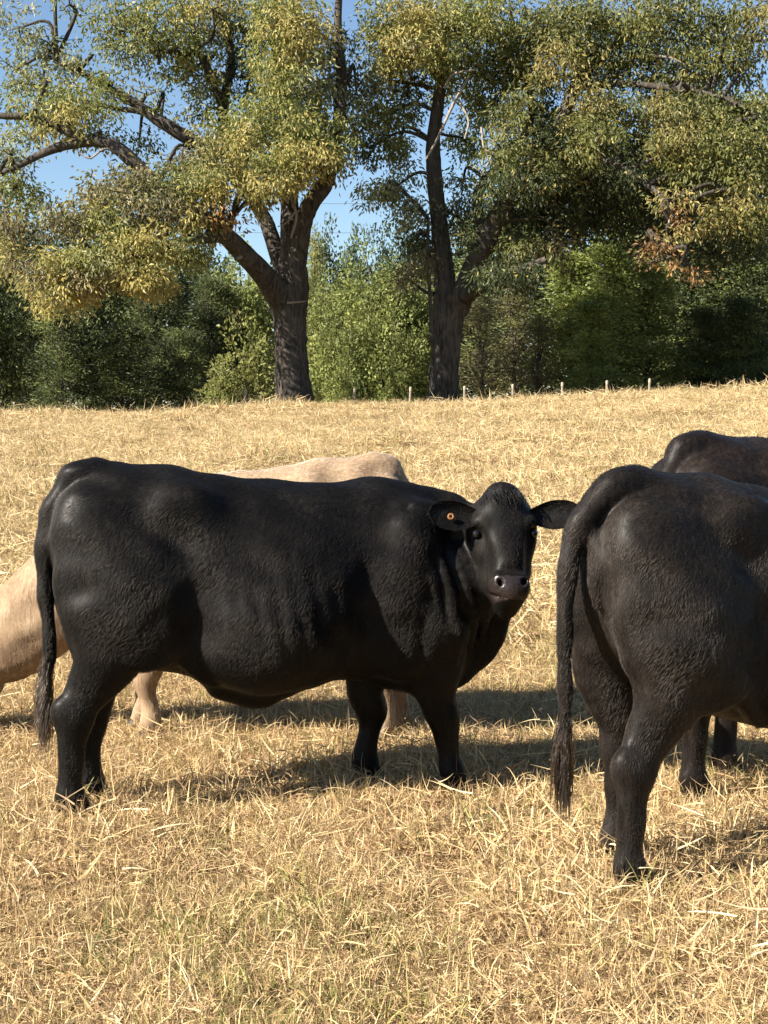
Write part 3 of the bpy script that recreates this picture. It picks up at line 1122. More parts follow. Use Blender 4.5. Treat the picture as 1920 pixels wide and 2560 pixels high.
# left oak
limbsL = [
    [(637, 885, 44), (634, 830, 38), (629, 760, 35), (626, 700, 35), (622, 655, 40), (612, 620, 42)],
    [(632, 680, 30), (638, 620, 30), (634, 560, 27), (628, 500, 24), (626, 450, 20), (622, 380, 17), (615, 250, 13), (600, 100, 10), (590, -60, 7)],
    [(640, 570, 22), (652, 490, 21, -.3), (672, 440, 19, -.5), (705, 390, 17, -.6), (725, 300, 14, -.5), (738, 180, 12), (730, 60, 9), (735, -60, 7)],
    [(625, 610, 24), (596, 540, 18, .6), (575, 480, 16, 1), (545, 430, 14, 1.2), (510, 360, 12, 1.5), (480, 250, 10, 1.7), (500, 120, 9, 1.7), (470, 20, 6, 1.5)],
    [(615, 660, 30), (575, 600, 25, -.8), (530, 552, 22, -1.6), (490, 512, 20, -2.4), (440, 470, 17, -3), (380, 430, 14, -3.2), (310, 372, 16, -3), (262, 326, 15, -3), (215, 306, 12, -3), (150, 312, 11, -3), (95, 330, 9, -3), (40, 358, 7, -3), (-30, 390, 5, -3)],
    [(545, 430, 14, 1.2), (470, 340, 14, .5), (395, 292, 15, 0), (340, 258, 13, 0), (290, 222, 11, 0), (255, 204, 9, 0), (200, 170, 7, 0), (120, 130, 5, 0)],
    [(335, 255, 7, 0), (300, 240, 7, 0), (262, 236, 6, 0), (200, 225, 5, 0)],
    [(225, 308, 8, -3), (160, 290, 9, -3), (110, 268, 9, -3), (60, 252, 8, -3), (0, 250, 7, -3), (-60, 240, 5, -3)],
    [(490, 512, 12, -2.4), (420, 520, 9, -3.5), (340, 545, 7, -4.2), (250, 570, 5, -4.6), (160, 600, 4, -5)],
    [(500, 330, 10, 1.5), (470, 200, 9, 1), (430, 120, 8, .5), (390, 115, 6, .2), (350, 112, 5, 0), (342, 140, 3, 0)],
]
deadL = [[(628, 425, 4, -1.2), (640, 460, 3, -1.5), (636, 490, 2.5, -1.6), (628, 515, 1.5, -1.6)], [(640, 455, 2.5, -1.5), (620, 480, 2, -1.8), (600, 490, 1, -2)],
         [(520, 555, 5, -2.2), (508, 560, 3, -2.6)], [(622, 654, 3, -1.2), (650, 652, 2, -1.6), (662, 650, 1, -1.8)],
         [(255, 330, 3, -3.3), (225, 322, 2.5, -3.5), (195, 342, 2, -3.6), (170, 330, 1.2, -3.6)]]
blobsL = [
    (40, 60, 75, 70, 44, 'grey'), (110, 95, 60, 50, 26, 'grey'), (35, 150, 60, 50, 30, 'grey'), (150, 10, 50, 28, 16, 'grey'), (170, 145, 50, 40, 22, 'grey'), (90, 185, 70, 28, 26, 'olive'),
    (90, 235, 85, 38, 50, 'olive', -2), (190, 225, 75, 45, 50, 'olive', -2), (230, 190, 40, 32, 20, 'olive'), (150, 275, 60, 30, 34, 'gold', -2.5), (215, 295, 40, 25, 16, 'olive', -2),
    (20, 330, 45, 45, 30, 'grey', -2), (30, 410, 55, 45, 36, 'olive', -2), (60, 300, 35, 22, 12, 'grey'), (300, 318, 40, 25, 14, 'dark', 1), (350, 250, 35, 25, 10, 'olive', 1), (320, 205, 30, 18, 6, 'grey'),
    (255, 65, 65, 65, 58, 'olive', 0), (335, 60, 75, 75, 80, 'olive', 0), (420, 70, 70, 75, 80, 'olive', 1), (300, 120, 60, 35, 26, 'grey'), (460, 20, 70, 45, 44, 'gold', 0), (410, 150, 60, 55, 46, 'olive', 1), (455, 195, 45, 50, 32, 'olive', 1.5), (440, 245, 38, 35, 18, 'grey', 1.5),
    (520, 70, 60, 65, 50, 'dark', 2), (540, 170, 50, 60, 34, 'dark', 2), (600, 40, 70, 60, 70, 'olive', -1), (650, 80, 65, 70, 80, 'gold', -1.5), (590, 130, 60, 50, 50, 'olive', -1), (620, 200, 65, 55, 70, 'olive', -1.5), (690, 190, 55, 50, 44, 'grey', -.5), (720, 120, 50, 60, 36, 'dark', 1),
    (560, 260, 60, 45, 44, 'olive', -1.5), (500, 290, 55, 42, 40, 'olive', -1), (640, 290, 75, 45, 70, 'olive', -2), (700, 280, 50, 40, 36, 'olive', -1), (520, 340, 65, 45, 60, 'gold', -2), (590, 360, 55, 40, 50, 'olive', -2.5), (660, 345, 70, 32, 66, 'gold', -2.5), (720, 340, 45, 28, 22, 'olive', -1.5), (560, 415, 40, 30, 28, 'gold', -2.5), (625, 395, 42, 28, 26, 'gold', -2.8),
    (440, 350, 70, 45, 60, 'brown', -2), (400, 400, 70, 42, 60, 'olive', -3), (460, 410, 55, 40, 40, 'gold', -3), (300, 400, 70, 36, 44, 'brown', -3.2), (230, 425, 65, 35, 36, 'brown', -3.4), (350, 460, 75, 40, 60, 'brown', -3.6), (240, 480, 75, 45, 52, 'olive', -3.8), (150, 480, 60, 45, 34, 'brown', -4), (430, 480, 50, 32, 26, 'gold', -3.2), (480, 470, 35, 26, 10, 'rust', -3),
    (320, 530, 80, 40, 60, 'gold', -4.4), (230, 555, 70, 40, 52, 'olive', -4.8), (400, 545, 50, 34, 30, 'olive', -4), (320, 600, 45, 42, 44, 'gold', -4.8), (140, 590, 60, 42, 48, 'gold', -5), (80, 600, 50, 40, 36, 'brown', -5), (130, 645, 55, 34, 34, 'gold', -5.2), (190, 610, 42, 38, 26, 'brown', -5), (260, 590, 35, 34, 20, 'brown', -4.9), (20, 500, 40, 45, 26, 'brown', -4), (10, 560, 26, 36, 16, 'gold', -4),
    (620, -50, 150, 40, 30, 'olive', 0, 3), (400, -50, 150, 40, 26, 'olive', 1, 3), (150, -60, 150, 40, 18, 'grey', 0, 3), (770, 200, 40, 50, 22, 'dark', 1), (760, 270, 40, 45, 24, 'grey', 1),
]
oak('oak_tree', 'large oak with a thick trunk forking into limbs that reach far left', YL, (637, 872), limbsL, deadL, blobsL)

limbsR = [
    [(957, 880, 36), (960, 820, 31), (964, 750, 31), (968, 690, 33), (975, 640, 37)],
    [(965, 690, 24), (962, 620, 25), (954, 540, 21), (945, 450, 18), (937, 360, 17), (936, 300, 15), (948, 210, 13), (956, 120, 10), (960, 0, 8), (965, -80, 6)],
    [(985, 670, 27), (1010, 610, 25, -.4), (1045, 530, 23, -.8), (1085, 450, 21, -1), (1130, 385, 20, -1.2), (1180, 320, 18, -1.3), (1220, 250, 16, -1.4), (1240, 190, 13, -1.4), (1290, 130, 10, -1.6), (1360, 70, 7, -1.8)],
    [(990, 650, 20), (1030, 622, 17, -1), (1075, 600, 14, -2), (1120, 585, 10, -2.6), (1180, 560, 7, -3)],
    [(1050, 520, 12, -.8), (1030, 430, 11, 0), (1060, 380, 11, .5), (1110, 330, 10, .8), (1150, 240, 8, 1), (1120, 120, 6, 1), (1100, 20, 5, 1)],
    [(1180, 320, 12, -1.3), (1240, 330, 9, -2), (1320, 350, 7, -3), (1400, 400, 6, -4), (1450, 450, 4, -5), (1446, 520, 3, -5.4), (1440, 545, 2.5, -5.4)],
    [(1130, 385, 12, -1.2), (1200, 380, 9, -1), (1290, 400, 7, -1), (1400, 410, 5, -1.4)],
    [(926, 470, 3, -.4), (924, 540, 4, -.5), (929, 640, 4, -.6), (933, 720, 4.5, -.7), (940, 800, 4, -.7)],
    [(1240, 190, 10, -1.4), (1330, 180, 7, -2), (1450, 190, 6, -3), (1560, 210, 4, -3.5), (1640, 250, 3, -4)],
]
deadR = [[(1010, 170, 3.5, -2), (975, 235, 3.5, -2.3), (945, 300, 3, -2.5), (920, 345, 2, -2.6)], [(990, 215, 3, -2.2), (1012, 260, 2.5, -2.4), (1004, 300, 2, -2.5)], [(1040, 275, 3, -2.4), (1046, 320, 2.5, -2.6), (1062, 335, 2, -2.6), (1040, 380, 1.5, -2.7)],
         [(1055, 320, 2, -2.6), (1075, 300, 1.5, -2.6)], [(960, 190, 3, -2), (980, 160, 3, -2.2), (1030, 150, 2, -2.4)], [(1405, 120, 3, -3.2), (1450, 125, 2.5, -3.4), (1480, 140, 1.5, -3.5)],
         [(1446, 470, 2.5, -5.3), (1444, 530, 2.2, -5.4), (1446, 560, 2, -5.5), (1468, 600, 1.6, -5.6), (1505, 612, 1, -5.6)], [(1444, 520, 2, -5.4), (1425, 540, 1.6, -5.4), (1410, 575, 1, -5.5)]]
blobsR = [
    (830, 60, 60, 60, 50, 'olive', -1), (900, 40, 70, 55, 70, 'gold', -1.5), (880, 110, 70, 45, 60, 'gold', -1.5), (980, 60, 75, 65, 80, 'olive', -1), (1060, 40, 70, 60, 60, 'olive', -1), (840, 150, 45, 40, 24, 'olive', 0), (800, 190, 40, 45, 24, 'grey', .5), (835, 250, 55, 45, 40, 'olive', .5), (880, 210, 45, 45, 30, 'dark', 1), (800, 320, 50, 35, 24, 'dark', 1), (860, 320, 45, 40, 28, 'olive', 1),
    (1000, 170, 75, 60, 60, 'olive', 1), (1080, 130, 75, 60, 70, 'olive', 0), (1060, 230, 60, 55, 46, 'green', 1.5), (1010, 300, 50, 45, 30, 'green', 1.5), (1150, 80, 75, 60, 70, 'olive', -1), (1140, 170, 65, 50, 50, 'olive', .5), (1220, 60, 75, 60, 60, 'olive', -2), (1200, 140, 70, 45, 50, 'gold', -2), (1170, 240, 50, 45, 24, 'dark', 1.5),
    (1300, 50, 80, 60, 70, 'olive', -1), (1300, 140, 70, 50, 50, 'olive', -1), (1390, 60, 80, 60, 66, 'olive', -2), (1400, 150, 75, 50, 50, 'olive', -1.5), (1480, 50, 75, 60, 60, 'olive', -2), (1560, 70, 80, 60, 60, 'olive', -2.5), (1490, 140, 70, 45, 44, 'olive', -2.5), (1580, 150, 70, 50, 44, 'olive', -2.5), (1630, 60, 50, 60, 34, 'gold', -3),
    (1270, 230, 55, 42, 36, 'gold', -2), (1240, 290, 50, 35, 26, 'olive', -2), (1340, 240, 60, 40, 34, 'olive', -2), (1420, 240, 50, 28, 26, 'gold', -3), (1510, 240, 60, 35, 30, 'olive', -3), (1600, 240, 60, 40, 36, 'olive', -3), (1470, 300, 65, 36, 36, 'gold', -3.5), (1560, 320, 75, 42, 60, 'olive', -3.8), (1640, 330, 50, 45, 40, 'olive', -3.8), (1420, 330, 50, 30, 22, 'olive', -3), (1590, 390, 70, 40, 56, 'olive', -4), (1500, 370, 55, 32, 30, 'olive', -3.5), (1590, 450, 60, 36, 26, 'gold', -4.2), (1540, 480, 40, 22, 12, 'gold', -4.2), (1640, 470, 40, 35, 26, 'olive', -4.2),
    (1450, 430, 36, 28, 9, 'gold', -5.2, .7), (1465, 470, 22, 26, 5, 'rust', -5.4, .5), (1418, 530, 28, 26, 6, 'rust', -5.5, .5), (1455, 505, 26, 16, 5, 'gold', -5.4, .5), (1470, 572, 28, 12, 3, 'rust', -5.6, .4), (1505, 592, 20, 14, 3, 'rust', -5.6, .4), (1398, 570, 12, 18, 2, 'rust', -5.5, .4),
    (830, 420, 65, 36, 36, 'grey', 0), (890, 460, 60, 38, 34, 'grey', 0), (860, 400, 50, 28, 20, 'grey', .5), (900, 520, 45, 28, 22, 'dark', .5), (920, 560, 48, 34, 22, 'brown', .5), (880, 600, 40, 26, 12, 'brown', .8), (1000, 390, 40, 38, 14, 'grey', 1), (990, 470, 42, 40, 18, 'dark', 1), (1130, 470, 60, 45, 34, 'dark', .5), (1200, 430, 70, 50, 44, 'dark', 0), (1300, 430, 75, 50, 44, 'dark', -.5), (1280, 340, 70, 45, 40, 'dark', 0), (1380, 440, 60, 45, 34, 'dark', -1), (1120, 540, 55, 38, 28, 'olive', -1), (1200, 540, 55, 40, 26, 'brown', -1),
    (1090, 330, 60, 45, 36, 'olive', -2.2), (1170, 300, 55, 40, 34, 'dark', -2.4), (1075, 420, 50, 45, 26, 'dark', -2), (1150, 400, 60, 45, 34, 'dark', -2.4), (1220, 360, 60, 40, 34, 'olive', -2.6), (1060, 600, 60, 30, 22, 'dark', -3), (1130, 600, 60, 36, 26, 'dark', -3), (1110, 250, 55, 45, 34, 'olive', -2.4), (1300, 290, 60, 36, 34, 'olive', -3.4), (1010, 520, 32, 34, 12, 'dark', -1.6), (1340, 380, 60, 36, 30, 'dark', -3), (950, 130, 45, 45, 30, 'olive', -1.8),
    (1280, 470, 80, 50, 44, 'dark', -.5), (1400, 500, 80, 45, 40, 'dark', -1), (1500, 430, 75, 50, 44, 'dark', -1), (1560, 380, 70, 45, 36, 'dark', -1.5), (1620, 520, 60, 50, 34, 'dark', -2), (1540, 540, 60, 45, 30, 'dark', -1.5), (1200, 480, 60, 40, 30, 'dark', -.5), (1470, 350, 60, 40, 26, 'dark', -1), (1400, 300, 55, 36, 22, 'dark', 0),  # dark tone carries the shade inside the canopy, unlit below its top
    (1050, -50, 200, 40, 36, 'olive', 0, 3), (1400, -50, 200, 40, 40, 'olive', -1, 3),
]
oak('oak_tree', 'oak with a tall straight stem, a leaning limb and an orange leaved dead branch hanging', YR, (960, 868), limbsR, deadR, blobsR)


# ------------------------------------------------------------------ wood behind the fence
def crown_mesh(kind, seed, n_clump, per, leafL, leafW, tn, tn2):
    """unit tree: height 1, crown radius about .35"""
    global rng
    keep = rng
    rng = np.random.default_rng(seed)
    Cs, Ds = [], []
    if kind == 'broad':
        q = rng.normal(0, 1, (n_clump, 3))
        q /= np.linalg.norm(q, axis=1)[:, None]
        q *= rng.random((n_clump, 1)) ** .33
        q *= 1 + .22 * np.sin(np.arctan2(q[:, 1:2], q[:, 0:1]) * 3 + seed)
        cen = np.array([0, 0, .54]) + q * np.array([.33, .33, .45])
        sd = .042
        dr = np.array([0, 0, -.3])
    elif kind == 'cedar':
        z = rng.random(n_clump) ** .85
        r = (.30 * (1 - z) ** .75 + .03) * np.sqrt(rng.random(n_clump)) * rng.uniform(.7, 1.25, n_clump)
        an = rng.random(n_clump) * 2 * math.pi
        cen = np.stack([np.cos(an) * r, np.sin(an) * r, .04 + z * .95], 1)
        sd = .036
        dr = np.array([0, 0, .1])
    elif kind == 'pine':
        lay = rng.integers(0, 11, n_clump)
        z = .16 + lay / 11 * .80 + rng.normal(0, .022, n_clump)
        r = (.34 * (1 - (z - .1) ** 2) + .02) * rng.random(n_clump) ** .6
        an = rng.random(n_clump) * 2 * math.pi
        cen = np.stack([np.cos(an) * r, np.sin(an) * r, z], 1)
        sd = .034
        dr = np.array([0, 0, .5])
    else:   # bush
        q = rng.normal(0, 1, (n_clump, 3))
        q /= np.linalg.norm(q, axis=1)[:, None]
        q *= rng.random((n_clump, 1)) ** .4
        q[:, 2] = np.abs(q[:, 2])
        cen = q * np.array([.55, .5, .92]) * (1 + .25 * np.sin(np.arctan2(q[:, 1:2], q[:, 0:1]) * 4 + seed))
        sd = .062
        dr = np.array([0, 0, .1])
    cz = rng.normal(0, sd, (len(cen), per, 3))
    if kind in ('cedar', 'pine'): cz = cz * np.array([1.7, 1.7, .5]) - np.array([0, 0, .25]) * np.linalg.norm(cz[:, :, :2], axis=2, keepdims=True)
    p = (cen[:, None] + cz).reshape(-1, 3)
    out = np.repeat(cen - np.array([0, 0, cen[:, 2].mean()]), per, 0)
    d = cz.reshape(-1, 3) / sd * .5 + out * 1.5 + rng.normal(0, .6, p.shape) + dr
    d[:, 2] *= .35
    n = len(p)
    base = np.where((rng.random(len(cen)) < .28)[:, None], tone(tn2, len(cen)), tone(tn, len(cen))) * rng.uniform(.45, 1.45, (len(cen), 1))
    K = np.repeat(base, per, 0) * .6 + tone(tn, n) * .4
    ok = p[:, 2] > .015
    V, F, K = leaves(p[ok], d[ok], leafL * rng.uniform(.6, 1.5, ok.sum()), leafW * rng.uniform(.7, 1.3, ok.sum()), K[ok])
    me = np_mesh('foliage', V, F, M_LEAF, False, K)
    # stem and boughs
    parts = [tube([(0, 0, -.02, .026), (.01, 0, .3, .02), (-.01, .01, .6, .013), (0, 0, .93, .004)], 7, .08, seed)]
    if kind == 'bush': parts = []
    for e in cen[rng.permutation(len(cen))[:26 if kind != 'bush' else 22]]:
        z0 = max(.05, e[2] * (.62 if kind != 'bush' else 0))
        parts.append(tube([(0, 0, z0 if kind != 'bush' else -.02, .009), (e[0] * .5, e[1] * .5, (z0 + e[2]) / 2 + .01, .006), (*e, .002)], 4, 0, seed))
    v, f = merge(parts)
    tm = np_mesh('trunk', v, f, M_BARK2)
    rng = keep
    return me, tm


VAR = {
    'dark_broad': crown_mesh('broad', 1, 130, 64, .034, .02, 'dark', 'green'),
    'green_broad': crown_mesh('broad', 2, 140, 62, .032, .02, 'green', 'olive'),
    'gold_broad': crown_mesh('broad', 3, 240, 34, .030, .017, 'olive', 'brown'),
    'far_broad': crown_mesh('broad', 8, 130, 50, .036, .022, 'far', 'far'),  # haze of the distance put into the leaf colour
    'cedar': crown_mesh('cedar', 4, 190, 54, .030, .013, 'cedar', 'green'),
    'dark_cedar': crown_mesh('cedar', 9, 180, 52, .030, .013, 'dark', 'cedar'),  # shaded copy of the cedar, the shade put into its leaf tone
    'brown_cedar': crown_mesh('cedar', 10, 190, 26, .030, .010, 'brown', 'cedar'),
    'pine': crown_mesh('pine', 5, 170, 52, .040, .009, 'dark', 'green'),
    'bush': crown_mesh('bush', 6, 120, 56, .050, .032, 'green', 'olive'),
    'gold_bush': crown_mesh('bush', 7, 150, 32, .060, .032, 'olive', 'brown'),
}


def plant(kind, name, label, cat, ox, Y, top, w, group, rz=None):
    """stands at overview column ox at depth Y, crown reaching overview row top, w = crown width in overview px"""
    p = pix(ox, top, Y)
    z0 = gz(p.x, Y)
    hgt = p.z - z0
    root = empty(name, (p.x, Y, z0), random.uniform(0, 6.28) if rz is None else rz)
    wid = w * KOV * Y / FPX
    unit = {'broad': .66, 'cedar': .62, 'pine': .66, 'bush': 1.05}[[k for k in ('broad', 'cedar', 'pine', 'bush') if kind.endswith(k)][0]]
    root.scale = (wid / unit, wid / unit, hgt)
    tag(root, label, cat, group)
    me, tm = VAR[kind]
    link('foliage', me, root)
    link('trunk' if not kind.endswith('bush') else 'stems', tm, root)
    return root


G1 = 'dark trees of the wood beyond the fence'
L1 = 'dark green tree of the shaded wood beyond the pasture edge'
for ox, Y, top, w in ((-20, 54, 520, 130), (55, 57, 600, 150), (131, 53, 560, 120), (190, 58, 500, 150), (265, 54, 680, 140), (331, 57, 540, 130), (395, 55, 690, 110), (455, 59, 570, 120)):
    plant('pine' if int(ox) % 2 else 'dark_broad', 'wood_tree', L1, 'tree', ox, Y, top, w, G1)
G2 = 'tall trees behind the wood edge'
L2 = 'taller tree further back, its top over the dark wood edge'
for ox, Y, top, w in ((0, 72, 440, 190), (110, 76, 470, 180), (230, 70, 490, 180), (340, 74, 480, 170), (440, 72, 540, 170), (540, 70, 580, 150)):
    plant('green_broad' if int(Y) % 4 else 'dark_broad', 'wood_tree', L2, 'tree', ox, Y, top, w, G2)
plant('green_broad', 'wood_tree', 'green tree rising behind the left oak trunk above a twiggy bush', 'tree', 520, 60, 560, 150, None)
plant('gold_broad', 'wood_tree', 'slim tan leaved tree right behind the left oak trunk', 'tree', 676, 66, 500, 66, None)
plant('dark_broad', 'wood_tree', 'round dark green tree top seen between the two oaks', 'tree', 712, 84, 500, 96, None)
for ox, top, w in ((770, 528, 90), (825, 530, 90), (880, 525, 110), (950, 530, 110)):
    plant('far_broad', 'wood_tree', 'hazy blue green tree on the far skyline between the oaks', 'tree', ox, 120, top, w, 'far skyline trees')
for ox, Y, top, w in ((760, 62, 600, 150), (820, 60, 556, 160), (890, 61, 590, 150), (700, 64, 610, 110), (975, 63, 600, 130)):
    plant('green_broad', 'wood_tree', 'sunlit yellow green tree in the gap between the two oaks', 'tree', ox, Y, top, w, 'sunlit trees between the oaks')
for ox, Y, top, w, lb in ((720, 49, 690, 130, 'leafy green bush touching the right side of the forked oak trunk'), (790, 50, 670, 130, 'tallest leafy green bush midway between the two oak trunks'), (860, 49, 700, 130, 'leafy green bush behind the fence post left of the straight oak'), (910, 50, 730, 90, 'narrow leafy bush close against the straight oak trunk'), (745, 47, 780, 90, 'low leafy bush in front of the taller bushes by the forked oak')):
    plant('bush', 'bush', lb, 'bush', ox, Y, top, w, 'green bushes between the oaks')
plant('gold_bush', 'bush', 'twiggy yellow green bush left of the big oak trunk', 'bush', 520, 47.5, 702, 150, None)
plant('gold_bush', 'bush', 'low tan bush at the foot of the twiggy bush', 'bush', 470, 46.5, 790, 80, None)
for ox, Y, top, w, lb in ((1040, 49, 640, 150, 'thin brownish cedar with bare twigs right beside the straight oak trunk'), (1110, 50.5, 600, 140, 'taller brownish cedar between the one at the oak trunk and the bright cedars'), (1165, 48.5, 680, 120, 'short brownish cedar against the edge of the bright green cedars')):
    plant('brown_cedar', 'cedar_tree', lb, 'tree', ox, Y, top, w, 'brownish cedars')
for ox, Y, top, w, lb in ((1235, 50, 545, 170, 'bright green cedar next to the short brownish cedar'), (1320, 49, 520, 180, 'tallest of the bright green cedars, in the middle of them'), (1400, 50, 560, 170, 'bright green cedar directly below the hanging orange leaves'), (1280, 47.5, 650, 140, 'low bright green cedar in front of the taller bright ones')):
    plant('cedar', 'cedar_tree', lb, 'tree', ox, Y, top, w, 'sunlit cedars')
for ox, Y, top, w in ((1470, 53, 520, 190), (1550, 52, 480, 190), (1640, 51, 500, 190), (1700, 50, 460, 190), (1600, 49, 640, 150), (1520, 49.5, 660, 130)):
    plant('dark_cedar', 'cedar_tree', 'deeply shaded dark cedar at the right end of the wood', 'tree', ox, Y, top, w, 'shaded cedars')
for ox, Y, top, w in ((1130, 60, 300, 260), (1250, 62, 180, 280), (1370, 60, 240, 280), (1490, 63, 120, 300), (1600, 61, 160, 300), (1720, 60, 140, 300), (1040, 64, 420, 200)):
    plant('pine', 'pine_tree', 'tall dark pine behind the cedars, sky showing through its boughs', 'tree', ox, Y, top, w, 'tall pines at the right')
for ox, Y, top, w in ((-120, 60, 500, 190), (-230, 60, 520, 200), (1830, 56, 300, 260), (1950, 56, 400, 260)):
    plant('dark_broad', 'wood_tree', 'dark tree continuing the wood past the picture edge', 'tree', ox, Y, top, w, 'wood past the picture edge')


# ------------------------------------------------------------------ fence posts and overhead wires
M_POST = mat_plain('weathered_post', (0.22, 0.18, 0.13), .9, .1, .3, 9)
M_POSTTOP = mat_plain('white_post_cap', (0.34, 0.29, 0.22), .8, .2, .1, 9)
for i, (ox, top) in enumerate(((648 - 118, 842), (766, 838), (885, 836), (1003, 834), (1109, 830), (1215, 826), (1310, 822), (1402, 818))):
    p = pix(ox, top, 39.0)
    z0 = gz(p.x, 39.0)
    hgt = p.z - z0
    root = empty('fence_post', (p.x, 39.0, z0), random.uniform(-.3, .3))
    root.rotation_euler = (random.uniform(-.03, .03), random.uniform(-.04, .04), random.uniform(-.3, .3))
    tag(root, 'thin pale wooden fence post at the field edge below the trees', 'fence post', 'fence posts along the pasture edge')
    v, f = tube([(0, 0, -.2, .04), (0, 0, hgt * .5, .038), (0, 0, hgt - .1, .036)], 8, .05, i)
    link('shaft', np_mesh('shaft', v, f, M_POST), root)
    v, f = tube([(0, 0, hgt - .10, .0385), (0, 0, hgt - .03, .0385), (0, 0, hgt, .03), (0, 0, hgt + .004, .002)], 8, .02, i)
    link('cap', np_mesh('cap', v, f, M_POSTTOP), root)
M_WIRE = mat_plain('wire', (0.05, 0.05, 0.05), .5, .4)
for z, nm in ((440, 'upper'), (503, 'lower')):
    p = pix(760, z, 78)
    v, f = tube([(x, 78, p.z + .0011 * (x - p.x) ** 2 * .3, .009) for x in np.linspace(-45, 45, 12)], 5)
    o = link('overhead_wire', np_mesh('overhead_wire', v, f, M_WIRE))
    tag(o, '%s of two thin overhead wires crossing the sky between the oaks' % nm, 'wire', 'overhead wires')


# ------------------------------------------------------------------ grass
rng = np.random.default_rng(41)
GT = {'straw': ((.66, .50, .26), (.48, .335, .155)), 'pale': ((.76, .63, .38), (.62, .48, .26)), 'tan': ((.44, .285, .16), (.28, .175, .09)), 'green': ((.20, .20, .055), (.12, .145, .035)), 'lime': ((.32, .29, .09), (.20, .20, .06))}


def gtone(n, mix):
    ks = list(mix)
    pr = np.array([mix[k] for k in ks], float)
    ch = rng.choice(len(ks), n, p=pr / pr.sum())
    A = np.array([GT[k][0] for k in ks])[ch]
    B = np.array([GT[k][1] for k in ks])[ch]
    u = rng.random((n, 1))
    return A * u + B * (1 - u)


def blades(n, rad, Lr, Wr, lean, bend, mix, z0=(0, 0), seg=4, flat=False):
    an = rng.random(n) * 2 * math.pi
    r = rad * np.sqrt(rng.random(n))
    base = np.stack([np.cos(an) * r, np.sin(an) * r, rng.uniform(*z0, n)], 1)
    L = rng.uniform(*Lr, n)
    W = rng.uniform(*Wr, n)
    az = rng.random(n) * 2 * math.pi
    hd_ = np.stack([np.cos(az), np.sin(az), np.zeros(n)], 1)
    th = np.clip(rng.normal(lean[0], lean[1], n), 0, 1.72)       # angle from vertical
    cv = rng.normal(bend[0], bend[1], n)
    side0 = np.stack([-np.sin(az), np.cos(az), np.zeros(n)], 1)
    tw = rng.normal(0, .9, n)
    P = base.copy()
    V = []
    curl = rng.normal(0, .35, n)
    for i in range(seg + 1):
        t = i / seg
        a = np.clip(th + cv * t, -.2, 1.95)
        az2 = az + curl * t
        hd2 = np.stack([np.cos(az2), np.sin(az2), np.zeros(n)], 1)
        d = hd2 * np.sin(a)[:, None] + np.array([0, 0, 1.]) * np.cos(a)[:, None]
        if i > 0: P = P + d * (L / seg)[:, None]
        P[:, 2] = np.maximum(P[:, 2], .002)
        up = np.cross(side0, d)
        sd = side0 * np.cos(tw + t)[:, None] + up * np.sin(tw + t)[:, None]
        w = W * (1 - t ** 1.6 * .92) * .5
        V.append(P - sd * w[:, None])
        V.append(P + sd * w[:, None])
    V = np.stack(V, 1)
    k = 2 * (seg + 1)
    i0 = np.arange(n)[:, None, None] * k
    s = (np.arange(seg) * 2)[None, :, None]
    F = (i0 + s + np.array([0, 1, 3, 2])[None, None, :]).reshape(-1, 4)
    C = np.repeat(gtone(n, mix), k, 0) * np.repeat(rng.uniform(.75, 1.2, (n, 1)), k, 0)
    return V.reshape(-1, 3), F, C


def tuft(parts, name):
    V, F = merge([(p[0], p[1]) for p in parts])
    C = np.concatenate([p[2] for p in parts])
    return np_mesh(name, V, F, M_GRASS, False, C)


def scatter(name, label, tufts, pos, which, scale, rot):
    """one 'stuff' object that carries a tuft on every point (geometry nodes)"""
    src = bpy.data.collections.new(name + '_pieces')
    for i, me in enumerate(tufts):
        o = bpy.data.objects.new('tuft_%02d' % i, me)
        src.objects.link(o)
    n = len(pos)
    me = bpy.data.meshes.new(name)
    me.vertices.add(n)
    me.vertices.foreach_set('co', pos.astype(np.float32).ravel())
    a = me.attributes.new('which', 'INT', 'POINT')
    a.data.foreach_set('value', which.astype(np.int32))
    a = me.attributes.new('size', 'FLOAT_VECTOR', 'POINT')
    a.data.foreach_set('vector', scale.astype(np.float32).ravel())
    a = me.attributes.new('turn', 'FLOAT_VECTOR', 'POINT')
    a.data.foreach_set('vector', rot.astype(np.float32).ravel())
    ob = link(name, me)
    g = bpy.data.node_groups.new(name, 'GeometryNodeTree')
    g.interface.new_socket('Geometry', in_out='INPUT', socket_type='NodeSocketGeometry')
    g.interface.new_socket('Geometry', in_out='OUTPUT', socket_type='NodeSocketGeometry')
    N = g.nodes.new
    gi, go = N('NodeGroupInput'), N('NodeGroupOutput')
    ci = N('GeometryNodeCollectionInfo')
    ci.inputs['Collection'].default_value = src
    ci.inputs['Separate Children'].default_value = True
    ci.inputs['Reset Children'].default_value = True
    ip = N('GeometryNodeInstanceOnPoints')
    ip.inputs['Pick Instance'].default_value = True

    def att(nm, typ):
        q = N('GeometryNodeInputNamedAttribute')
        q.data_type = typ
        q.inputs['Name'].default_value = nm
        return [o for o in q.outputs if o.enabled and o.name == 'Attribute'][0]
    g.links.new(gi.outputs[0], ip.inputs['Points'])
    g.links.new(ci.outputs[0], ip.inputs['Instance'])
    g.links.new(att('which', 'INT'), ip.inputs['Instance Index'])
    e2r = N('FunctionNodeEulerToRotation')
    g.links.new(att('turn', 'FLOAT_VECTOR'), e2r.inputs[0])
    g.links.new(e2r.outputs[0], ip.inputs['Rotation'])
    g.links.new(att('size', 'FLOAT_VECTOR'), ip.inputs['Scale'])
    g.links.new(ip.outputs[0], go.inputs[0])
    md = ob.modifiers.new('scatter', 'NODES')
    md.node_group = g
    tag(ob, label, 'grass', None, 'stuff')
    return ob


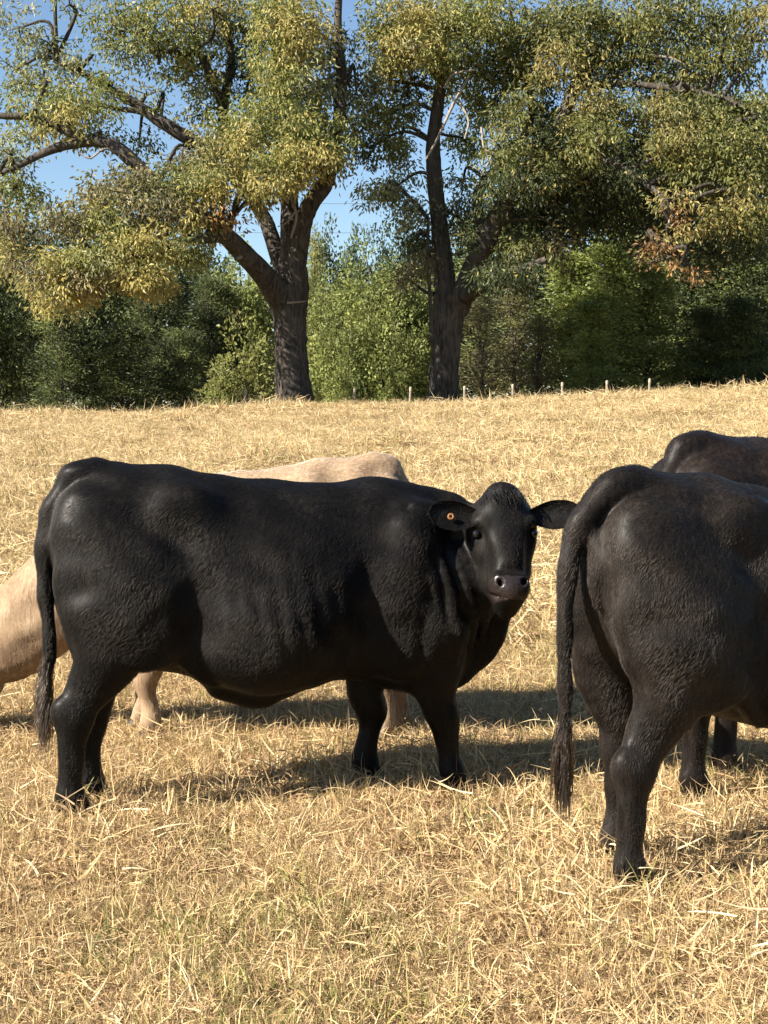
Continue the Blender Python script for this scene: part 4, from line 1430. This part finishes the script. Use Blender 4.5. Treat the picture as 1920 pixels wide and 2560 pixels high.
def patch(p, f, seed):
    """slow random field in -1..1 for patchiness"""
    r_ = np.random.default_rng(seed)
    v = np.zeros(len(p))
    for i in range(5):
        a, b, c = r_.normal(0, f, 3)
        v += np.sin(p[:, 0] * a + p[:, 1] * b + c * 9)
    return v / 2.6


DRY = dict(straw=.52, pale=.16, tan=.28, lime=.04)
STRAW = dict(pale=.25, straw=.55, tan=.2)


def tuft_kind(k):
    if k == 'tangle': return [blades(190, .13, (.025, .095), (.0022, .0048), (.95, .48), (1.0, .85), DRY), blades(3, .15, (.06, .13), (.0022, .0036), (1.40, .16), (.12, .35), STRAW, (.03, .075))]
    if k == 'mat': return [blades(9, .17, (.05, .13), (.0022, .0036), (1.38, .22), (.1, .5), STRAW, (.01, .07)), blades(130, .14, (.025, .085), (.0024, .005), (.9, .45), (.9, .8), DRY)]
    if k == 'green': return [blades(44, .10, (.04, .13), (.0026, .005), (.5, .3), (.6, .45), dict(lime=.45, green=.2, straw=.35)), blades(110, .13, (.025, .09), (.0024, .005), (.95, .42), (.9, .8), DRY)]
    if k == 'stalk': return [blades(7, .12, (.08, .18), (.0024, .004), (.42, .28), (.5, .4), dict(pale=.5, straw=.4, lime=.1)), blades(130, .13, (.025, .09), (.0024, .005), (.9, .42), (.9, .8), DRY)]
    return [blades(95, .15, (.03, .08), (.003, .006), (1.1, .38), (.4, .5), dict(tan=.6, straw=.3, pale=.1))]


def make_patch(kinds, n, rad, fn, zs=(.6, 1.3), zo=.034):
    """a disc of turf: n tufts of the given kinds, each turned, sized and sunk a little differently"""
    parts = []
    ph1, ph2 = rng.random(2) * 6.28
    for i in range(n):
        k = kinds[rng.integers(len(kinds))]
        a = rng.random() * 6.283
        r = rad * math.sqrt(rng.random())
        off = np.array([math.cos(a) * r, math.sin(a) * r, 0])
        h_ = .5 + .5 * math.sin(off[0] * 15 + ph1) * math.sin(off[1] * 16 + ph2)
        sc = rng.uniform(*zs) * (.62 + .72 * h_)
        for V, F, C in fn(k):
            parts.append((V * sc + off + np.array([0, 0, (h_ - .6) * zo * 2]), F, C))
    return tuft(parts, 'turf_patch')


def lay(P, tufts, which, size, name, label):
    e = .4
    sx = (ground_z(P[:, 0] + e, P[:, 1]) - ground_z(P[:, 0] - e, P[:, 1])) / (2 * e)
    sy = (ground_z(P[:, 0], P[:, 1] + e) - ground_z(P[:, 0], P[:, 1] - e)) / (2 * e)
    ph = rng.random(len(P)) * 6.283
    ax = sy * np.cos(ph) - sx * np.sin(ph)
    ay = -sy * np.sin(ph) - sx * np.cos(ph)
    return scatter(name, label, tufts, P, which, size, np.stack([ax, ay, ph], 1))


def spread(y0, y1, margin, step, grow=0.0):
    """jittered rows of points over the strip the camera overlooks; spacing grows with distance"""
    k = 960 / FPX
    out = []
    y = y0
    while y < y1:
        st = step * (1 + grow * (y - y0))
        half = k * y + margin
        x = np.arange(-half, half, st) + rng.uniform(0, st)
        out.append(np.stack([x + rng.normal(0, st * .22, len(x)), y + rng.normal(0, st * .22, len(x))], 1))
        y += st * .92
    p = np.concatenate(out)
    return np.concatenate([p, ground_z(p[:, 0], p[:, 1])[:, None]], 1)


MIXES = [['tangle'] * 5 + ['mat', 'thatch'], ['tangle'] * 3 + ['mat'] * 3 + ['thatch'], ['tangle'] * 4 + ['stalk'] * 2 + ['mat'], ['tangle'] * 3 + ['green'] * 3, ['tangle'] * 2 + ['thatch'] * 3 + ['green']]
near = [make_patch(MIXES[m], 22, .31, tuft_kind, (.75, 1.35)) for m in (0, 0, 0, 1, 1, 1, 2, 2, 3, 3, 4, 4)]
P1 = spread(2.8, 9.6, 1.0, .31)
# taller ungrazed tufts where the animals stand
FEET = [(-1.165, 5.44), (-1.14, 5.68), (.29, 5.87), (-.08, 6.03), (.784, 4.61), (.80, 4.92), (1.21, 5.69), (1.43, 6.1), (-1.05, 6.85), (.0, 6.8)]
PF = np.array([(x + dx, y + dy, gz(x + dx, y + dy)) for x, y in FEET for dx, dy in ((0, -.26), (-.2, .12), (.22, .05))])
nf = len(PF)
P1 = np.concatenate([P1, PF])
a1, b1 = patch(P1, 1.5, 3), patch(P1, 1.9, 5)
u1 = rng.random(len(P1))
w1 = rng.integers(0, 3, len(P1))
w1 = np.where(b1 > .2, rng.integers(3, 6, len(P1)), w1)
w1 = np.where(u1 > .82, rng.integers(6, 8, len(P1)), w1)
w1 = np.where((a1 > .5) & (u1 < .6), rng.integers(8, 10, len(P1)), w1)
w1 = np.where((a1 < -.45) & (u1 < .6), rng.integers(10, 12, len(P1)), w1)
lay(P1, near, w1, np.repeat(np.concatenate([rng.uniform(.74, 1.0, len(P1) - nf), rng.uniform(1.05, 1.3, nf)])[:, None], 3, 1), 'dry_grass', 'tangled dry straw coloured grass around the feet of the cows')


def far_kind(k):
    if k == 'pale': return [blades(85, .24, (.05, .15), (.004, .009), (.85, .4), (.8, .7), dict(straw=.55, pale=.22, tan=.16, lime=.07), seg=3), blades(6, .24, (.10, .20), (.004, .007), (1.3, .25), (.1, .35), dict(pale=.7, straw=.3), (.03, .09), seg=2)]
    return [blades(55, .22, (.04, .13), (.006, .012), (.9, .38), (.5, .5), dict(tan=.5, lime=.3, straw=.2), seg=3)]


far = [make_patch(['pale'] * 6 + ['dull'], 30, .85, far_kind, (.65, 1.4)) for m in range(6)] + [make_patch(['pale'] + ['dull'] * 2, 30, .85, far_kind, (.6, 1.2))]
P2 = spread(9.3, 41.0, 1.8, .72, .018)
w2 = rng.integers(0, 6, len(P2))
w2 = np.where((patch(P2, .5, 21) > .5) & (rng.random(len(P2)) < .7), 6, w2)
sz2 = rng.uniform(.9, 1.2, len(P2)) * np.where((P2[:, 1] > 33.5) & (rng.random(len(P2)) < .3), rng.uniform(1.1, 1.7, len(P2)), 1)
lay(P2, far, w2, np.repeat(sz2[:, None], 3, 1), 'pasture_grass', 'sunlit pale dry grass of the pasture rising to the trees')
